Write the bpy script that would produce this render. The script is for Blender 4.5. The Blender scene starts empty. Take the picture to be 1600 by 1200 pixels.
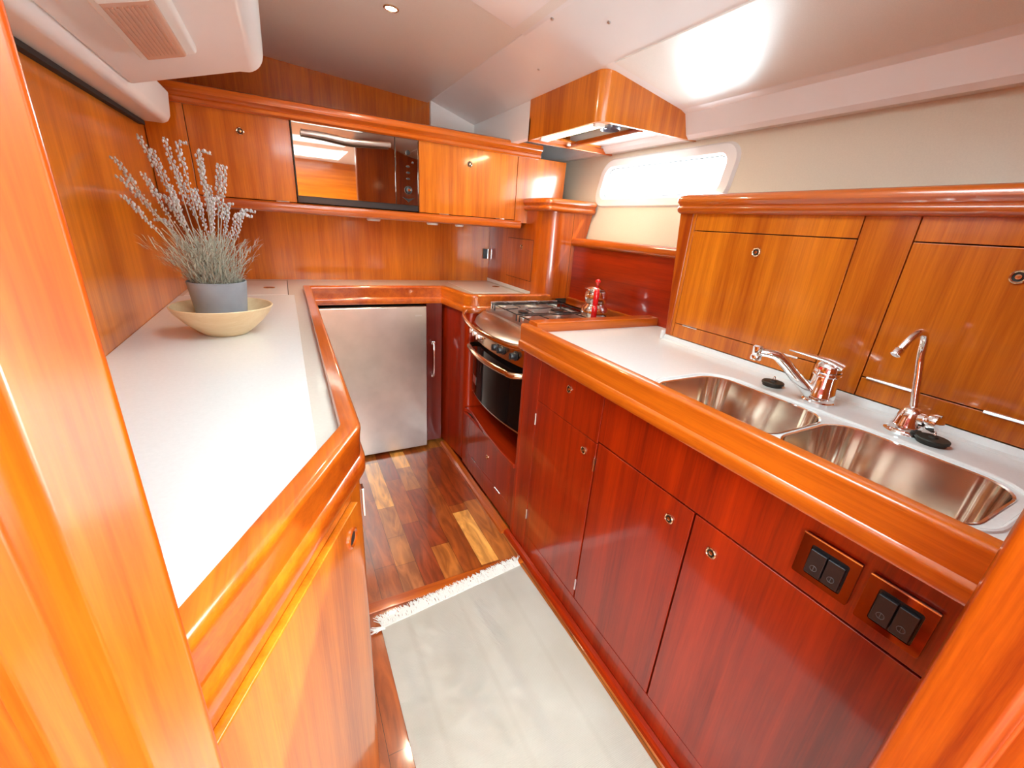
import bpy, bmesh, math, random
from mathutils import Vector, Matrix
PI = math.pi
random.seed(7)
S = bpy.context.scene
C = S.collection

# ---------------------------------------------------------------- camera
cam_d = bpy.data.cameras.new('camera')
cam = bpy.data.objects.new('camera', cam_d); C.objects.link(cam)
right = Vector((0.88820935, -0.4544767, 0.06734306))
up = Vector((0.10486257, 0.34324357, 0.93337436))
fwd = Vector((0.44731197, 0.82197006, -0.35252974))
m = Matrix((right, up, -fwd)).transposed().to_4x4()
m.translation = Vector((0, 0, 1.27))
cam.matrix_world = m
cam_d.sensor_fit = 'HORIZONTAL'; cam_d.sensor_width = 36.0
cam_d.lens = 36.0 * 652.0 / 1600.0
cam_d.clip_start = 0.02
S.camera = cam

# ---------------------------------------------------------------- world, exposure
w = bpy.data.worlds.new('sky'); S.world = w; w.use_nodes = True
w.node_tree.nodes['Background'].inputs[0].default_value = (0.85, 0.93, 1.0, 1)
w.node_tree.nodes['Background'].inputs[1].default_value = 3.0
S.view_settings.view_transform = 'Standard'
S.view_settings.look = 'None'
S.view_settings.gamma = 1.0
S.view_settings.use_curve_mapping = False
S.view_settings.exposure = 0.93
S.cycles.max_bounces = 10
S.cycles.diffuse_bounces = 5
S.cycles.glossy_bounces = 5
S.cycles.sample_clamp_indirect = 6.0
S.cycles.caustics_reflective = False
S.cycles.caustics_refractive = False

def area_light(name, loc, target, sx, sy, power, col=(1, 1, 1)):
    l = bpy.data.lights.new(name, 'AREA'); l.shape = 'RECTANGLE'
    l.size = sx; l.size_y = sy; l.energy = power; l.color = col
    o = bpy.data.objects.new(name, l); C.objects.link(o)
    o.location = loc
    d = Vector(target) - Vector(loc)
    o.rotation_euler = d.to_track_quat('-Z', 'Y').to_euler()
    return o

# daylight through the first saloon hatch and hull window, plus added unseen fill lights
area_light('daylight_hatch', (0.28, -0.55, 2.02), (0.28, -0.55, 0), 0.70, 0.60, 6, (0.72, 0.93, 1.0))
area_light('fill_light_saloon', (0.10, -1.60, 2.02), (0.10, -1.60, 0), 1.2, 0.9, 82, (0.72, 0.93, 1.0))  # added saloon fill, bounced off the white block below to brighten the galley ceiling
area_light('fill_light_galley', (0.36, 0.62, 1.985), (0.36, 0.62, 0), 0.48, 0.48, 6.5, (0.72, 0.93, 1.0))  # added overhead fill for the galley interior, out of view
area_light('fill_light_side', (-2.05, -1.6, 1.00), (0.9, 1.0, 1.40), 1.6, 1.0, 14, (0.72, 0.93, 1.0))  # added side fill aimed through the doorway; the wall has no window
area_light('fill_light_rear', (-0.50, -2.36, 0.80), (0.1, 0.0, 1.10), 1.4, 1.3, 85, (0.72, 0.93, 1.0))  # added rear fill behind the camera to lift the ceiling; no opening there
area_light('daylight_window', (1.72, 1.55, 1.46), (1.0, 1.55, 1.56), 0.80, 0.34, 20, (0.74, 0.94, 1.0))
for _n, _l, _e in (('downlight_light', (0.375, 1.665, 1.858), 1.6), ('under_cabinet_light', (0.375, 2.14, 1.244), 1.2)):
    _d = bpy.data.lights.new(_n, 'AREA'); _d.shape = 'DISK'; _d.size = 0.035; _d.energy = _e; _d.color = (1.0, 0.86, 0.64)
    _o = bpy.data.objects.new(_n, _d); C.objects.link(_o); _o.location = _l
sun_d = bpy.data.lights.new('sun', 'SUN'); sun_d.energy = 3.2; sun_d.angle = 0.01; sun_d.color = (1.0, 0.95, 0.86)
sun = bpy.data.objects.new('sun', sun_d); C.objects.link(sun)
sun.rotation_euler = Vector((-0.40, 0.55, -0.75)).to_track_quat('-Z', 'Y').to_euler()

# ---------------------------------------------------------------- materials
def new_mat(name):
    m = bpy.data.materials.new(name); m.use_nodes = True
    nt = m.node_tree; b = nt.nodes['Principled BSDF']
    return m, nt, b

def plain(name, col, rough=0.5, metal=0.0, coat=0.0, spec=0.5, noise=0.0, nscale=40.0, emis=None, estr=0.0, bump=0.0):
    m, nt, b = new_mat(name)
    b.inputs['Base Color'].default_value = (*col, 1)
    b.inputs['Roughness'].default_value = rough
    b.inputs['Metallic'].default_value = metal
    b.inputs['Coat Weight'].default_value = coat
    b.inputs['Coat Roughness'].default_value = 0.05
    b.inputs['Specular IOR Level'].default_value = spec
    if noise > 0 or bump > 0:
        tc = nt.nodes.new('ShaderNodeTexCoord'); n = nt.nodes.new('ShaderNodeTexNoise')
        n.inputs['Scale'].default_value = nscale; n.inputs['Detail'].default_value = 5
        nt.links.new(tc.outputs['Object'], n.inputs['Vector'])
        r = nt.nodes.new('ShaderNodeValToRGB')
        r.color_ramp.elements[0].position = 0.3; r.color_ramp.elements[1].position = 0.7
        r.color_ramp.elements[0].color = (*[c * (1 - noise) for c in col], 1)
        r.color_ramp.elements[1].color = (*[min(1, c * (1 + noise * 0.5)) for c in col], 1)
        nt.links.new(n.outputs['Fac'], r.inputs['Fac']); nt.links.new(r.outputs['Color'], b.inputs['Base Color'])
        if bump > 0:
            bp = nt.nodes.new('ShaderNodeBump'); bp.inputs['Strength'].default_value = bump
            bp.inputs['Distance'].default_value = 0.002
            nt.links.new(n.outputs['Fac'], bp.inputs['Height']); nt.links.new(bp.outputs['Normal'], b.inputs['Normal'])
    if emis:
        b.inputs['Emission Color'].default_value = (*emis, 1); b.inputs['Emission Strength'].default_value = estr
    return m

def wood(name, dark, light, axis='z', rough=0.30, coat=0.8, crough=0.10, leaf=7.0, fine=1.0, seed=0.0, contrast=1.0):
    """varnished veneer: grain streaks along the axis, broad leaf-to-leaf tone shifts and short pores"""
    m, nt, b = new_mat(name)
    L = nt.links
    tc = nt.nodes.new('ShaderNodeTexCoord')
    def mapped(sc):
        mp = nt.nodes.new('ShaderNodeMapping'); mp.inputs['Scale'].default_value = sc
        mp.inputs['Location'].default_value = (seed, seed * 0.7, seed * 1.3)
        L.new(tc.outputs['Object'], mp.inputs['Vector']); return mp
    def stretch(a, c):
        return {'x': (a, c, c), 'y': (c, a, c), 'z': (c, c, a)}[axis]
    def noise(sc, scale, det, rgh=0.5, dist=0.0):
        n = nt.nodes.new('ShaderNodeTexNoise'); n.inputs['Scale'].default_value = scale
        n.inputs['Detail'].default_value = det; n.inputs['Roughness'].default_value = rgh
        n.inputs['Distortion'].default_value = dist
        L.new(mapped(sc).outputs['Vector'], n.inputs['Vector']); return n
    broad = noise(stretch(0.25, leaf), 1.0, 2)
    streak = noise(stretch(1.6, 42.0), 1.0, 4, 0.6, 0.25)
    pores = noise(stretch(9.0, 260.0 * fine), 1.0, 3, 0.7)
    def mth(op, a, bb):
        n = nt.nodes.new('ShaderNodeMath'); n.operation = op
        for i, v in enumerate((a, bb)):
            if isinstance(v, float): n.inputs[i].default_value = v
            else: L.new(v, n.inputs[i])
        return n.outputs[0]
    s = mth('ADD', mth('MULTIPLY', broad.outputs['Fac'], 0.42), mth('MULTIPLY', streak.outputs['Fac'], 0.36))
    s = mth('ADD', s, mth('MULTIPLY', pores.outputs['Fac'], 0.22))
    r = nt.nodes.new('ShaderNodeValToRGB')
    r.color_ramp.elements[0].position = 0.5 - 0.13 / contrast; r.color_ramp.elements[1].position = 0.5 + 0.12 / contrast
    r.color_ramp.elements[0].color = (*dark, 1); r.color_ramp.elements[1].color = (*light, 1)
    L.new(s, r.inputs['Fac']); L.new(r.outputs['Color'], b.inputs['Base Color'])
    b.inputs['Roughness'].default_value = rough
    b.inputs['Coat Weight'].default_value = coat; b.inputs['Coat Roughness'].default_value = crough
    b.inputs['Coat IOR'].default_value = 1.5
    b.inputs['Specular IOR Level'].default_value = 0.35
    return m

LD, LL = (0.36, 0.062, 0.002), (0.72, 0.200, 0.009)      # teak veneer
RD, RL = (0.17, 0.006, 0.001), (0.42, 0.026, 0.001)      # teak veneer reddened and darkened, shade of the lower fronts put into the colour
TD, TL = (0.28, 0.032, 0.0015), (0.62, 0.135, 0.006)      # solid trims
veneer = wood('teak_veneer', LD, LL, 'z')
veneer_b = wood('teak_veneer_back', LD, LL, 'z', seed=3.1)
veneer_shaded = wood('shaded_teak_veneer', RD, RL, 'z', seed=1.7)
veneer_shaded_y = wood('shaded_teak_veneer_along', RD, RL, 'y', seed=4.2)
veneer_x = wood('teak_veneer_across', LD, LL, 'x', seed=5.0)
veneer_y = wood('teak_veneer_along', RD, RL, 'y', seed=5.0)
trim_x = wood('teak_trim_x', TD, TL, 'x', leaf=9, coat=1.0, crough=0.08)
trim_y = wood('teak_trim_y', TD, TL, 'y', leaf=9, coat=1.0, crough=0.08)
trim_z = wood('teak_trim_z', TD, TL, 'z', leaf=9, coat=1.0, crough=0.08)
bulk = wood('bulkhead_teak', (0.22, 0.020, 0.001), (0.54, 0.095, 0.003), 'z', leaf=11, coat=0.8, crough=0.12, seed=9)
pale_wood = wood('bamboo', (0.68, 0.47, 0.25), (0.80, 0.62, 0.38), 'x', rough=0.45, coat=0.2, leaf=14)
laminate = plain('white_laminate', (0.74, 0.75, 0.74), 0.22, noise=0.03, nscale=180, coat=0.25)
laminate_tan = plain('grey_beige_laminate', (0.60, 0.55, 0.48), 0.25, noise=0.03, nscale=180, coat=0.25)
gelcoat = plain('white_gelcoat', (0.86, 0.86, 0.85), 0.28, noise=0.015, nscale=9, coat=0.4)
vinyl = plain('cream_headliner', (0.80, 0.76, 0.70), 0.34, noise=0.05, nscale=500, bump=0.15, spec=0.6)
hullskin = plain('beige_hull_liner', (0.74, 0.66, 0.53), 0.40, noise=0.04, nscale=300)
steel = plain('brushed_steel', (0.62, 0.57, 0.52), 0.30, metal=1.0, noise=0.08, nscale=12)
sinksteel = plain('sink_steel', (0.84, 0.81, 0.75), 0.11, metal=1.0, noise=0.05, nscale=30)
chrome = plain('chrome', (0.90, 0.90, 0.90), 0.06, metal=1.0)
brass = plain('bronzed_chrome', (0.72, 0.50, 0.32), 0.16, metal=1.0)
black = plain('black_plastic', (0.015, 0.015, 0.017), 0.30)
dark = plain('dark_recess', (0.02, 0.008, 0.004), 0.8)
shadedwood = wood('shaded_filler_wood', (0.06, 0.003, 0.001), (0.14, 0.008, 0.002), 'z', coat=0.5)  # filler board wood darkened to carry the dim light beside the fridge
rubber = plain('black_rubber', (0.02, 0.018, 0.012), 0.55)
blackglass = plain('black_glass', (0.005, 0.004, 0.004), 0.07, spec=0.18)
mirror = plain('mirror_glass', (0.34, 0.27, 0.22), 0.02, metal=1.0)
alu = plain('satin_aluminium', (0.66, 0.64, 0.62), 0.28, metal=1.0)
white_plastic = plain('white_plastic', (0.82, 0.80, 0.76), 0.35)
concrete = plain('grey_concrete', (0.30, 0.33, 0.37), 0.8, noise=0.16, nscale=14, bump=0.2)
soil = plain('dark_soil', (0.03, 0.022, 0.015), 0.95, noise=0.4, nscale=120)
leafm = plain('grey_green_leaf', (0.50, 0.51, 0.42), 0.75, noise=0.25, nscale=60)
flowm = plain('grey_lilac_flower', (0.56, 0.56, 0.56), 0.85, noise=0.25, nscale=160)
redm = plain('red_plastic', (0.75, 0.01, 0.012), 0.22, coat=0.6)
glowm = plain('lamp_glass', (0.9, 0.85, 0.7), 0.3, emis=(1.0, 0.86, 0.62), estr=6.0)
tubem = plain('hood_lamp_glass', (0.9, 0.85, 0.7), 0.3, emis=(1.0, 0.80, 0.45), estr=2.6)
diffuser = plain('amber_diffuser', (0.66, 0.42, 0.32), 0.25, coat=0.5)
red_mark = plain('red_mark', (0.8, 0.03, 0.01), 0.4)
scratch = plain('worn_varnish', (0.80, 0.50, 0.22), 0.7)
mark_grey = plain('grey_mark', (0.07, 0.07, 0.075), 0.5)
glass, gnt, gb = new_mat('window_glass')
gb.inputs['Roughness'].default_value = 0.0; gb.inputs['Metallic'].default_value = 1.0
_tr = gnt.nodes.new('ShaderNodeBsdfTransparent'); _mx = gnt.nodes.new('ShaderNodeMixShader')
_mx.inputs[0].default_value = 0.05
gnt.links.new(_tr.outputs[0], _mx.inputs[1]); gnt.links.new(gb.outputs[0], _mx.inputs[2])
gnt.links.new(_mx.outputs[0], gnt.nodes['Material Output'].inputs['Surface'])

def rug_mat():
    m, nt, b = new_mat('woven_cotton'); L = nt.links
    tc = nt.nodes.new('ShaderNodeTexCoord')
    wv = nt.nodes.new('ShaderNodeTexWave'); wv.bands_direction = 'Y'; wv.inputs['Scale'].default_value = 90
    wv.inputs['Distortion'].default_value = 0.6
    wx = nt.nodes.new('ShaderNodeTexWave'); wx.bands_direction = 'X'; wx.inputs['Scale'].default_value = 1.7
    wx.inputs['Distortion'].default_value = 0.1
    n = nt.nodes.new('ShaderNodeTexNoise'); n.inputs['Scale'].default_value = 5; n.inputs['Detail'].default_value = 6
    for t in (wv, wx, n): L.new(tc.outputs['Object'], t.inputs['Vector'])
    r = nt.nodes.new('ShaderNodeValToRGB')
    r.color_ramp.elements[0].position = 0.35; r.color_ramp.elements[0].color = (0.73, 0.67, 0.57, 1)
    r.color_ramp.elements[1].position = 0.6; r.color_ramp.elements[1].color = (0.78, 0.73, 0.64, 1)
    L.new(n.outputs['Fac'], r.inputs['Fac'])
    r2 = nt.nodes.new('ShaderNodeValToRGB')
    r2.color_ramp.elements[0].position = 0.0; r2.color_ramp.elements[0].color = (0.90, 0.88, 0.86, 1)
    r2.color_ramp.elements[1].position = 0.035; r2.color_ramp.elements[1].color = (1, 1, 1, 1)
    L.new(wx.outputs['Fac'], r2.inputs['Fac'])
    mx = nt.nodes.new('ShaderNodeMix'); mx.data_type = 'RGBA'; mx.blend_type = 'MULTIPLY'; mx.inputs[0].default_value = 0.35
    L.new(r.outputs['Color'], mx.inputs[6]); L.new(r2.outputs['Color'], mx.inputs[7])
    L.new(mx.outputs[2], b.inputs['Base Color'])
    bp = nt.nodes.new('ShaderNodeBump'); bp.inputs['Strength'].default_value = 0.25; bp.inputs['Distance'].default_value = 0.002
    L.new(wv.outputs['Fac'], bp.inputs['Height']); L.new(bp.outputs['Normal'], b.inputs['Normal'])
    b.inputs['Roughness'].default_value = 0.95
    return m
rugm = rug_mat()

def plank_mat():
    m, nt, b = new_mat('varnished_floor_planks'); L = nt.links
    at = nt.nodes.new('ShaderNodeAttribute'); at.attribute_name = 'tone'
    tc = nt.nodes.new('ShaderNodeTexCoord'); mp = nt.nodes.new('ShaderNodeMapping')
    mp.inputs['Scale'].default_value = (26, 5, 1)
    L.new(tc.outputs['Object'], mp.inputs['Vector'])
    n = nt.nodes.new('ShaderNodeTexNoise'); n.inputs['Scale'].default_value = 1.0; n.inputs['Detail'].default_value = 5
    n.inputs['Distortion'].default_value = 1.4
    L.new(mp.outputs['Vector'], n.inputs['Vector'])
    r = nt.nodes.new('ShaderNodeValToRGB')
    r.color_ramp.elements[0].position = 0.36; r.color_ramp.elements[0].color = (0.50, 0.42, 0.38, 1)
    r.color_ramp.elements[1].position = 0.66; r.color_ramp.elements[1].color = (1.15, 1.15, 1.15, 1)
    L.new(n.outputs['Fac'], r.inputs['Fac'])
    mx = nt.nodes.new('ShaderNodeMix'); mx.data_type = 'RGBA'; mx.blend_type = 'MULTIPLY'; mx.inputs[0].default_value = 0.85
    L.new(at.outputs['Color'], mx.inputs[6]); L.new(r.outputs['Color'], mx.inputs[7])
    L.new(mx.outputs[2], b.inputs['Base Color'])
    b.inputs['Roughness'].default_value = 0.3; b.inputs['Coat Weight'].default_value = 0.9; b.inputs['Coat Roughness'].default_value = 0.09
    return m
plankm = plank_mat()

# ---------------------------------------------------------------- mesh helpers
def wloc(o):
    v = Vector((0, 0, 0))
    while o is not None:
        v += o.location; o = o.parent
    return v

def obj(name, bm, mat, parent=None, smooth=False, loc=None, bev=0.0, sub=0):
    """links a bmesh given in world coordinates as ONE mesh object"""
    if loc is None:
        if parent is None:
            xs = [v.co.x for v in bm.verts]; ys = [v.co.y for v in bm.verts]; zs = [v.co.z for v in bm.verts]
            loc = Vector(((min(xs) + max(xs)) / 2, (min(ys) + max(ys)) / 2, min(zs)))
        else:
            loc = wloc(parent)
    loc = Vector(loc)
    bmesh.ops.translate(bm, verts=bm.verts, vec=-loc)
    bmesh.ops.recalc_face_normals(bm, faces=bm.faces)
    me = bpy.data.meshes.new(name); bm.to_mesh(me); bm.free()
    mats = mat if isinstance(mat, (list, tuple)) else [mat]
    for k in mats: me.materials.append(k)
    for p in me.polygons: p.use_smooth = smooth
    o = bpy.data.objects.new(name, me); C.objects.link(o)
    o.parent = parent
    o.location = loc - (wloc(parent) if parent else Vector((0, 0, 0)))
    if bev > 0:
        bv = o.modifiers.new('bevel', 'BEVEL'); bv.width = bev; bv.segments = 3; bv.limit_method = 'ANGLE'; bv.angle_limit = 0.6
        for p in me.polygons: p.use_smooth = True
        o.modifiers.new('wn', 'WEIGHTED_NORMAL').keep_sharp = True
    if sub:
        s = o.modifiers.new('sub', 'SUBSURF'); s.levels = sub; s.render_levels = sub
    if smooth and bev == 0 and not sub:
        try: me.set_sharp_from_angle(angle=0.7)
        except Exception: pass
    return o

def thing(name, label, cat, loc=(0, 0, 0), group=None):
    o = bpy.data.objects.new(name, None); C.objects.link(o); o.location = loc
    o.empty_display_size = 0.05
    o['label'] = label; o['category'] = cat
    if group: o['group'] = group
    return o

def tag(o, label, cat, group=None):
    o['label'] = label; o['category'] = cat
    if group: o['group'] = group
    return o

def struct(name, bm, mat, **k):
    o = obj(name, bm, mat, **k); o['kind'] = 'structure'; return o

def box(bm, x0, x1, y0, y1, z0, z1, mi=0):
    vs = [bm.verts.new((x, y, z)) for z in (z0, z1) for (x, y) in ((x0, y0), (x1, y0), (x1, y1), (x0, y1))]
    for f in ((3, 2, 1, 0), (4, 5, 6, 7), (0, 1, 5, 4), (1, 2, 6, 5), (2, 3, 7, 6), (3, 0, 4, 7)):
        bm.faces.new([vs[i] for i in f]).material_index = mi
    return vs

def B(*a, mi=0):
    bm = bmesh.new(); box(bm, *a, mi=mi); return bm

def prism(bm, pts, axis, a, b):
    """polygon extruded along an axis. pts are the other two coordinates in x,y,z order"""
    def mk(p, t):
        return {'x': (t, p[0], p[1]), 'y': (p[0], t, p[1]), 'z': (p[0], p[1], t)}[axis]
    v0 = [bm.verts.new(mk(p, a)) for p in pts]; v1 = [bm.verts.new(mk(p, b)) for p in pts]
    n = len(pts)
    bm.faces.new(v0); bm.faces.new(v1[::-1])
    for i in range(n):
        bm.faces.new((v0[i], v0[(i + 1) % n], v1[(i + 1) % n], v1[i]))
    return bm

def lathe(bm, prof, c, axis=Vector((0, 0, 1)), seg=32, mi=0):
    """profile of (radius, height) turned about the axis through c"""
    axis = Vector(axis).normalized()
    q = Vector((0, 0, 1)).rotation_difference(axis)
    c = Vector(c); rings = []
    for r, h in prof:
        if r < 1e-6: rings.append([bm.verts.new(c + q @ Vector((0, 0, h)))])
        else: rings.append([bm.verts.new(c + q @ Vector((r * math.cos(2 * PI * k / seg), r * math.sin(2 * PI * k / seg), h))) for k in range(seg)])
    for A, D in zip(rings, rings[1:]):
        for k in range(seg):
            k2 = (k + 1) % seg
            if len(A) == 1 and len(D) == 1: continue
            if len(A) == 1: f = (A[0], D[k], D[k2])
            elif len(D) == 1: f = (A[k], A[k2], D[0])
            else: f = (A[k], A[k2], D[k2], D[k])
            bm.faces.new(f).material_index = mi
    return bm

def smooth_path(pts, n=8):
    P = [Vector(p) for p in pts]; out = []
    for i in range(len(P) - 1):
        p0 = P[max(i - 1, 0)]; p1 = P[i]; p2 = P[i + 1]; p3 = P[min(i + 2, len(P) - 1)]
        for k in range(n):
            t = k / n
            out.append(0.5 * ((2 * p1) + (-p0 + p2) * t + (2 * p0 - 5 * p1 + 4 * p2 - p3) * t * t + (-p0 + 3 * p1 - 3 * p2 + p3) * t ** 3))
    out.append(P[-1]); return out

def tube(bm, pts, r, seg=10, caps=True, mi=0, flat=1.0):
    """tube along points; r a number or list; flat squeezes it vertically"""
    P = [Vector(p) for p in pts]; n = len(P)
    R = r if isinstance(r, (list, tuple)) else [r] * n
    up0 = Vector((0, 0, 1)); rings = []
    for i in range(n):
        t = (P[min(i + 1, n - 1)] - P[max(i - 1, 0)]).normalized()
        if abs(t.dot(up0)) > 0.98: up0 = Vector((1, 0, 0))
        s = t.cross(up0).normalized(); u = s.cross(t).normalized(); up0 = u
        rings.append([bm.verts.new(P[i] + R[i] * (math.cos(2 * PI * k / seg) * s + flat * math.sin(2 * PI * k / seg) * u)) for k in range(seg)])
    for A, D in zip(rings, rings[1:]):
        for k in range(seg):
            bm.faces.new((A[k], A[(k + 1) % seg], D[(k + 1) % seg], D[k])).material_index = mi
    if caps:
        bm.faces.new(rings[0][::-1]).material_index = mi; bm.faces.new(rings[-1]).material_index = mi
    return bm

def fillet(path, radii, n=6):
    out = []
    P = [Vector((p[0], p[1], 0)) for p in path]
    for i, p in enumerate(P):
        r = radii[i] if i < len(radii) else 0
        if i in (0, len(P) - 1) or r <= 0: out.append(p); continue
        a = (P[i - 1] - p).normalized(); b = (P[i + 1] - p).normalized()
        ang = a.angle(b); d = r / math.tan(ang / 2)
        c = p + (a + b).normalized() * (r / math.sin(ang / 2))
        s = p + a * d; e = p + b * d
        v0 = s - c; v1 = e - c; tot = v0.angle(v1); ax = v0.cross(v1).normalized()
        for k in range(n + 1):
            out.append(c + Matrix.Rotation(tot * k / n, 3, ax) @ v0)
    return out

def sweep(bm, path, prof, side=1):
    """closed profile of (outward offset, z) swept along a plan path. side=1: outward is to the right"""
    n = len(path); rings = []
    for i, p in enumerate(path):
        ds = []
        if i > 0: ds.append((path[i] - path[i - 1]).normalized())
        if i < n - 1: ds.append((path[i + 1] - path[i]).normalized())
        nn = [Vector((d.y, -d.x, 0)) * side for d in ds]
        mv = sum(nn, Vector((0, 0, 0))).normalized()
        k = 1.0 / max(0.3, mv.dot(nn[0]))
        rings.append([bm.verts.new((p.x + mv.x * o * k, p.y + mv.y * o * k, z)) for o, z in prof])
    m_ = len(prof)
    for A, D in zip(rings, rings[1:]):
        for k in range(m_):
            bm.faces.new((A[k], A[(k + 1) % m_], D[(k + 1) % m_], D[k]))
    bm.faces.new(rings[0]); bm.faces.new(rings[-1][::-1])
    return bm

def rrect(cx, cy, hx, hy, r, n=8):
    pts = []
    for (sx, sy, a0) in ((1, 1, 0), (-1, 1, PI / 2), (-1, -1, PI), (1, -1, 3 * PI / 2)):
        for k in range(n + 1):
            a = a0 + PI / 2 * k / n
            pts.append((cx + sx * (hx - r) + r * math.cos(a), cy + sy * (hy - r) + r * math.sin(a)))
    return pts

def plate(bm, outer, holes, mk0, mk1):
    """flat plate with holes: mk0 / mk1 map a 2D point to its front and back 3D position"""
    loops = [outer] + holes
    for mk in (mk0, mk1):
        es = []
        for lp in loops:
            vs = [bm.verts.new(mk(p)) for p in lp]
            es += [bm.edges.new((vs[i], vs[(i + 1) % len(vs)])) for i in range(len(vs))]
        bmesh.ops.triangle_fill(bm, edges=es, use_beauty=True)
    for lp in loops:
        n = len(lp)
        a = [bm.verts.new(mk0(p)) for p in lp]; b = [bm.verts.new(mk1(p)) for p in lp]
        for i in range(n): bm.faces.new((a[i], a[(i + 1) % n], b[(i + 1) % n], b[i]))
    bmesh.ops.remove_doubles(bm, verts=bm.verts, dist=1e-6)
    return bm

def knob(parent, c, nrm, r=0.0125, name='latch_knob'):
    """flush push-button latch: chrome ring round a recessed cup"""
    nrm = Vector(nrm).normalized(); bm = bmesh.new()
    lathe(bm, [(r, -0.002), (r, 0.0025), (r * 0.86, 0.004), (r * 0.70, 0.0025), (r * 0.68, -0.001)], c, nrm, 24, 0)
    lathe(bm, [(r * 0.69, 0.0006), (r * 0.45, 0.0003), (0, 0.0)], c, nrm, 24, 1)
    lathe(bm, [(r * 0.40, 0.0006), (r * 0.36, 0.0030), (0, 0.0036)], c, nrm, 20, 0)
    return obj(name, bm, [brass, rubber], parent, smooth=True)

def panel(name, parent, x, y0, y1, z0, z1, mat, t=0.016, g=0.0012, bev=0.0012):
    """board in a plane facing -x (towards the aisle)"""
    return obj(name, B(x, x + t, y0 + g, y1 - g, z0 + g, z1 - g), mat, parent, bev=bev)

def ypanel(name, parent, y, x0, x1, z0, z1, mat, t=0.016, g=0.0012, bev=0.0012):
    return obj(name, B(x0 + g, x1 - g, y, y + t, z0 + g, z1 - g), mat, parent, bev=bev)

def hinge(parent, x, y, z, h=0.045, horizontal=False):
    bm = bmesh.new()
    if horizontal: tube(bm, [(x, y - h / 2, z), (x, y + h / 2, z)], 0.0035, 8)
    else: tube(bm, [(x, y, z - h / 2), (x, y, z + h / 2)], 0.0035, 8)
    return obj('hinge', bm, chrome, parent, smooth=True)

RAIL = [(0.0, 0.922), (0.0, 0.943), (0.002, 0.9455), (0.024, 0.946), (0.0290, 0.9445), (0.0325, 0.9405), (0.0330, 0.935), (0.0315, 0.925), (0.0300, 0.893),
        (0.0300, 0.889), (0.0355, 0.884), (0.0370, 0.880), (0.0370, 0.861), (0.035, 0.856), (0.0, 0.856)]
CT = 0.925     # worktop height

# ================================================================ SETTING
def build_floor():
    bm = bmesh.new(); lay = bm.loops.layers.float_color.new('tone')
    W = 0.0775; x0 = 0.251 - W * 36
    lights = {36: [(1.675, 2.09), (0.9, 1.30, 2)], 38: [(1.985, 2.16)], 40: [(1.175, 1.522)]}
    mids = [(0.36, 0.075, 0.010), (0.40, 0.085, 0.012), (0.48, 0.14, 0.022), (0.30, 0.045, 0.007), (0.50, 0.16, 0.028)]
    rnd = random.Random(3)
    def q(xa, xb, ya, yb, col):
        g = 0.0006
        f = bm.faces.new([bm.verts.new(p) for p in ((xa + g, ya + g, 0), (xb - g, ya + g, 0), (xb - g, yb - g, 0), (xa + g, yb - g, 0))])
        for l in f.loops: l[lay] = (*col, 1)
    for i in range(70):
        xa = x0 + i * W; xb = xa + W
        if xa > 2.0: break
        cuts = []
        y = -2.5 + rnd.random() * 0.4
        while y < 2.7:
            ln = 0.35 + rnd.random() * 0.25
            cuts.append([y, y + ln, mids[rnd.randrange(5)]]); y += ln
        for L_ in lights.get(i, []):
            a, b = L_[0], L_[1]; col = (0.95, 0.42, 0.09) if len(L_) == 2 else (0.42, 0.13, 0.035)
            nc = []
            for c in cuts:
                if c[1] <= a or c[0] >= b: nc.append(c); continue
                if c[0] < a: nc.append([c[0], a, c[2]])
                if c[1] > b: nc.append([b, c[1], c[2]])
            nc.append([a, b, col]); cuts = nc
        for a, b, col in cuts: q(xa, xb, a, b, col)
    vs = [bm.verts.new(p) for p in ((x0, -2.5, -0.0015), (2.0, -2.5, -0.0015), (2.0, 2.7, -0.0015), (x0, 2.7, -0.0015))]
    f = bm.faces.new(vs)
    for l in f.loops: l[lay] = (0.03, 0.008, 0.004, 1)
    for dz in (-0.05,):
        vs2 = [bm.verts.new((v.co.x, v.co.y, dz)) for v in vs]
        for i in range(4):
            f = bm.faces.new((vs[i], vs[(i + 1) % 4], vs2[(i + 1) % 4], vs2[i]))
            for l in f.loops: l[lay] = (0.03, 0.008, 0.004, 1)
        f = bm.faces.new(vs2)
        for l in f.loops: l[lay] = (0.03, 0.008, 0.004, 1)
    struct('floor', bm, plankm, loc=(0, 0, 0))
build_floor()
struct('trim_1', B(0.10, 0.722, 1.120, 1.163, 0.0, 0.006), trim_x, bev=0.002)              # threshold strip across the floor

struct('wall_left', B(-0.45, -0.397, 0.33, 2.62, 0, 1.98), veneer)
struct('wall_back', B(-0.45, 1.80, 2.573, 2.62, 0, 1.98), veneer_b)

# saloon behind the doorway
struct('saloon_bounce_block', B(-1.5, 1.2, -2.38, -0.95, 0.0, 0.42), gelcoat)  # added white block, unseen, bounces the fill up to the galley ceiling
struct('wall_rear', B(-2.5, 1.8, -2.45, -2.40, 0, 2.0), veneer_x)
struct('wall_side', B(-2.5, -2.45, -2.45, 0.9, 0, 2.0), veneer_y)
struct('wall_rear_side', B(-2.45, -0.45, 0.85, 0.9, 0, 2.0), gelcoat)

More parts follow.
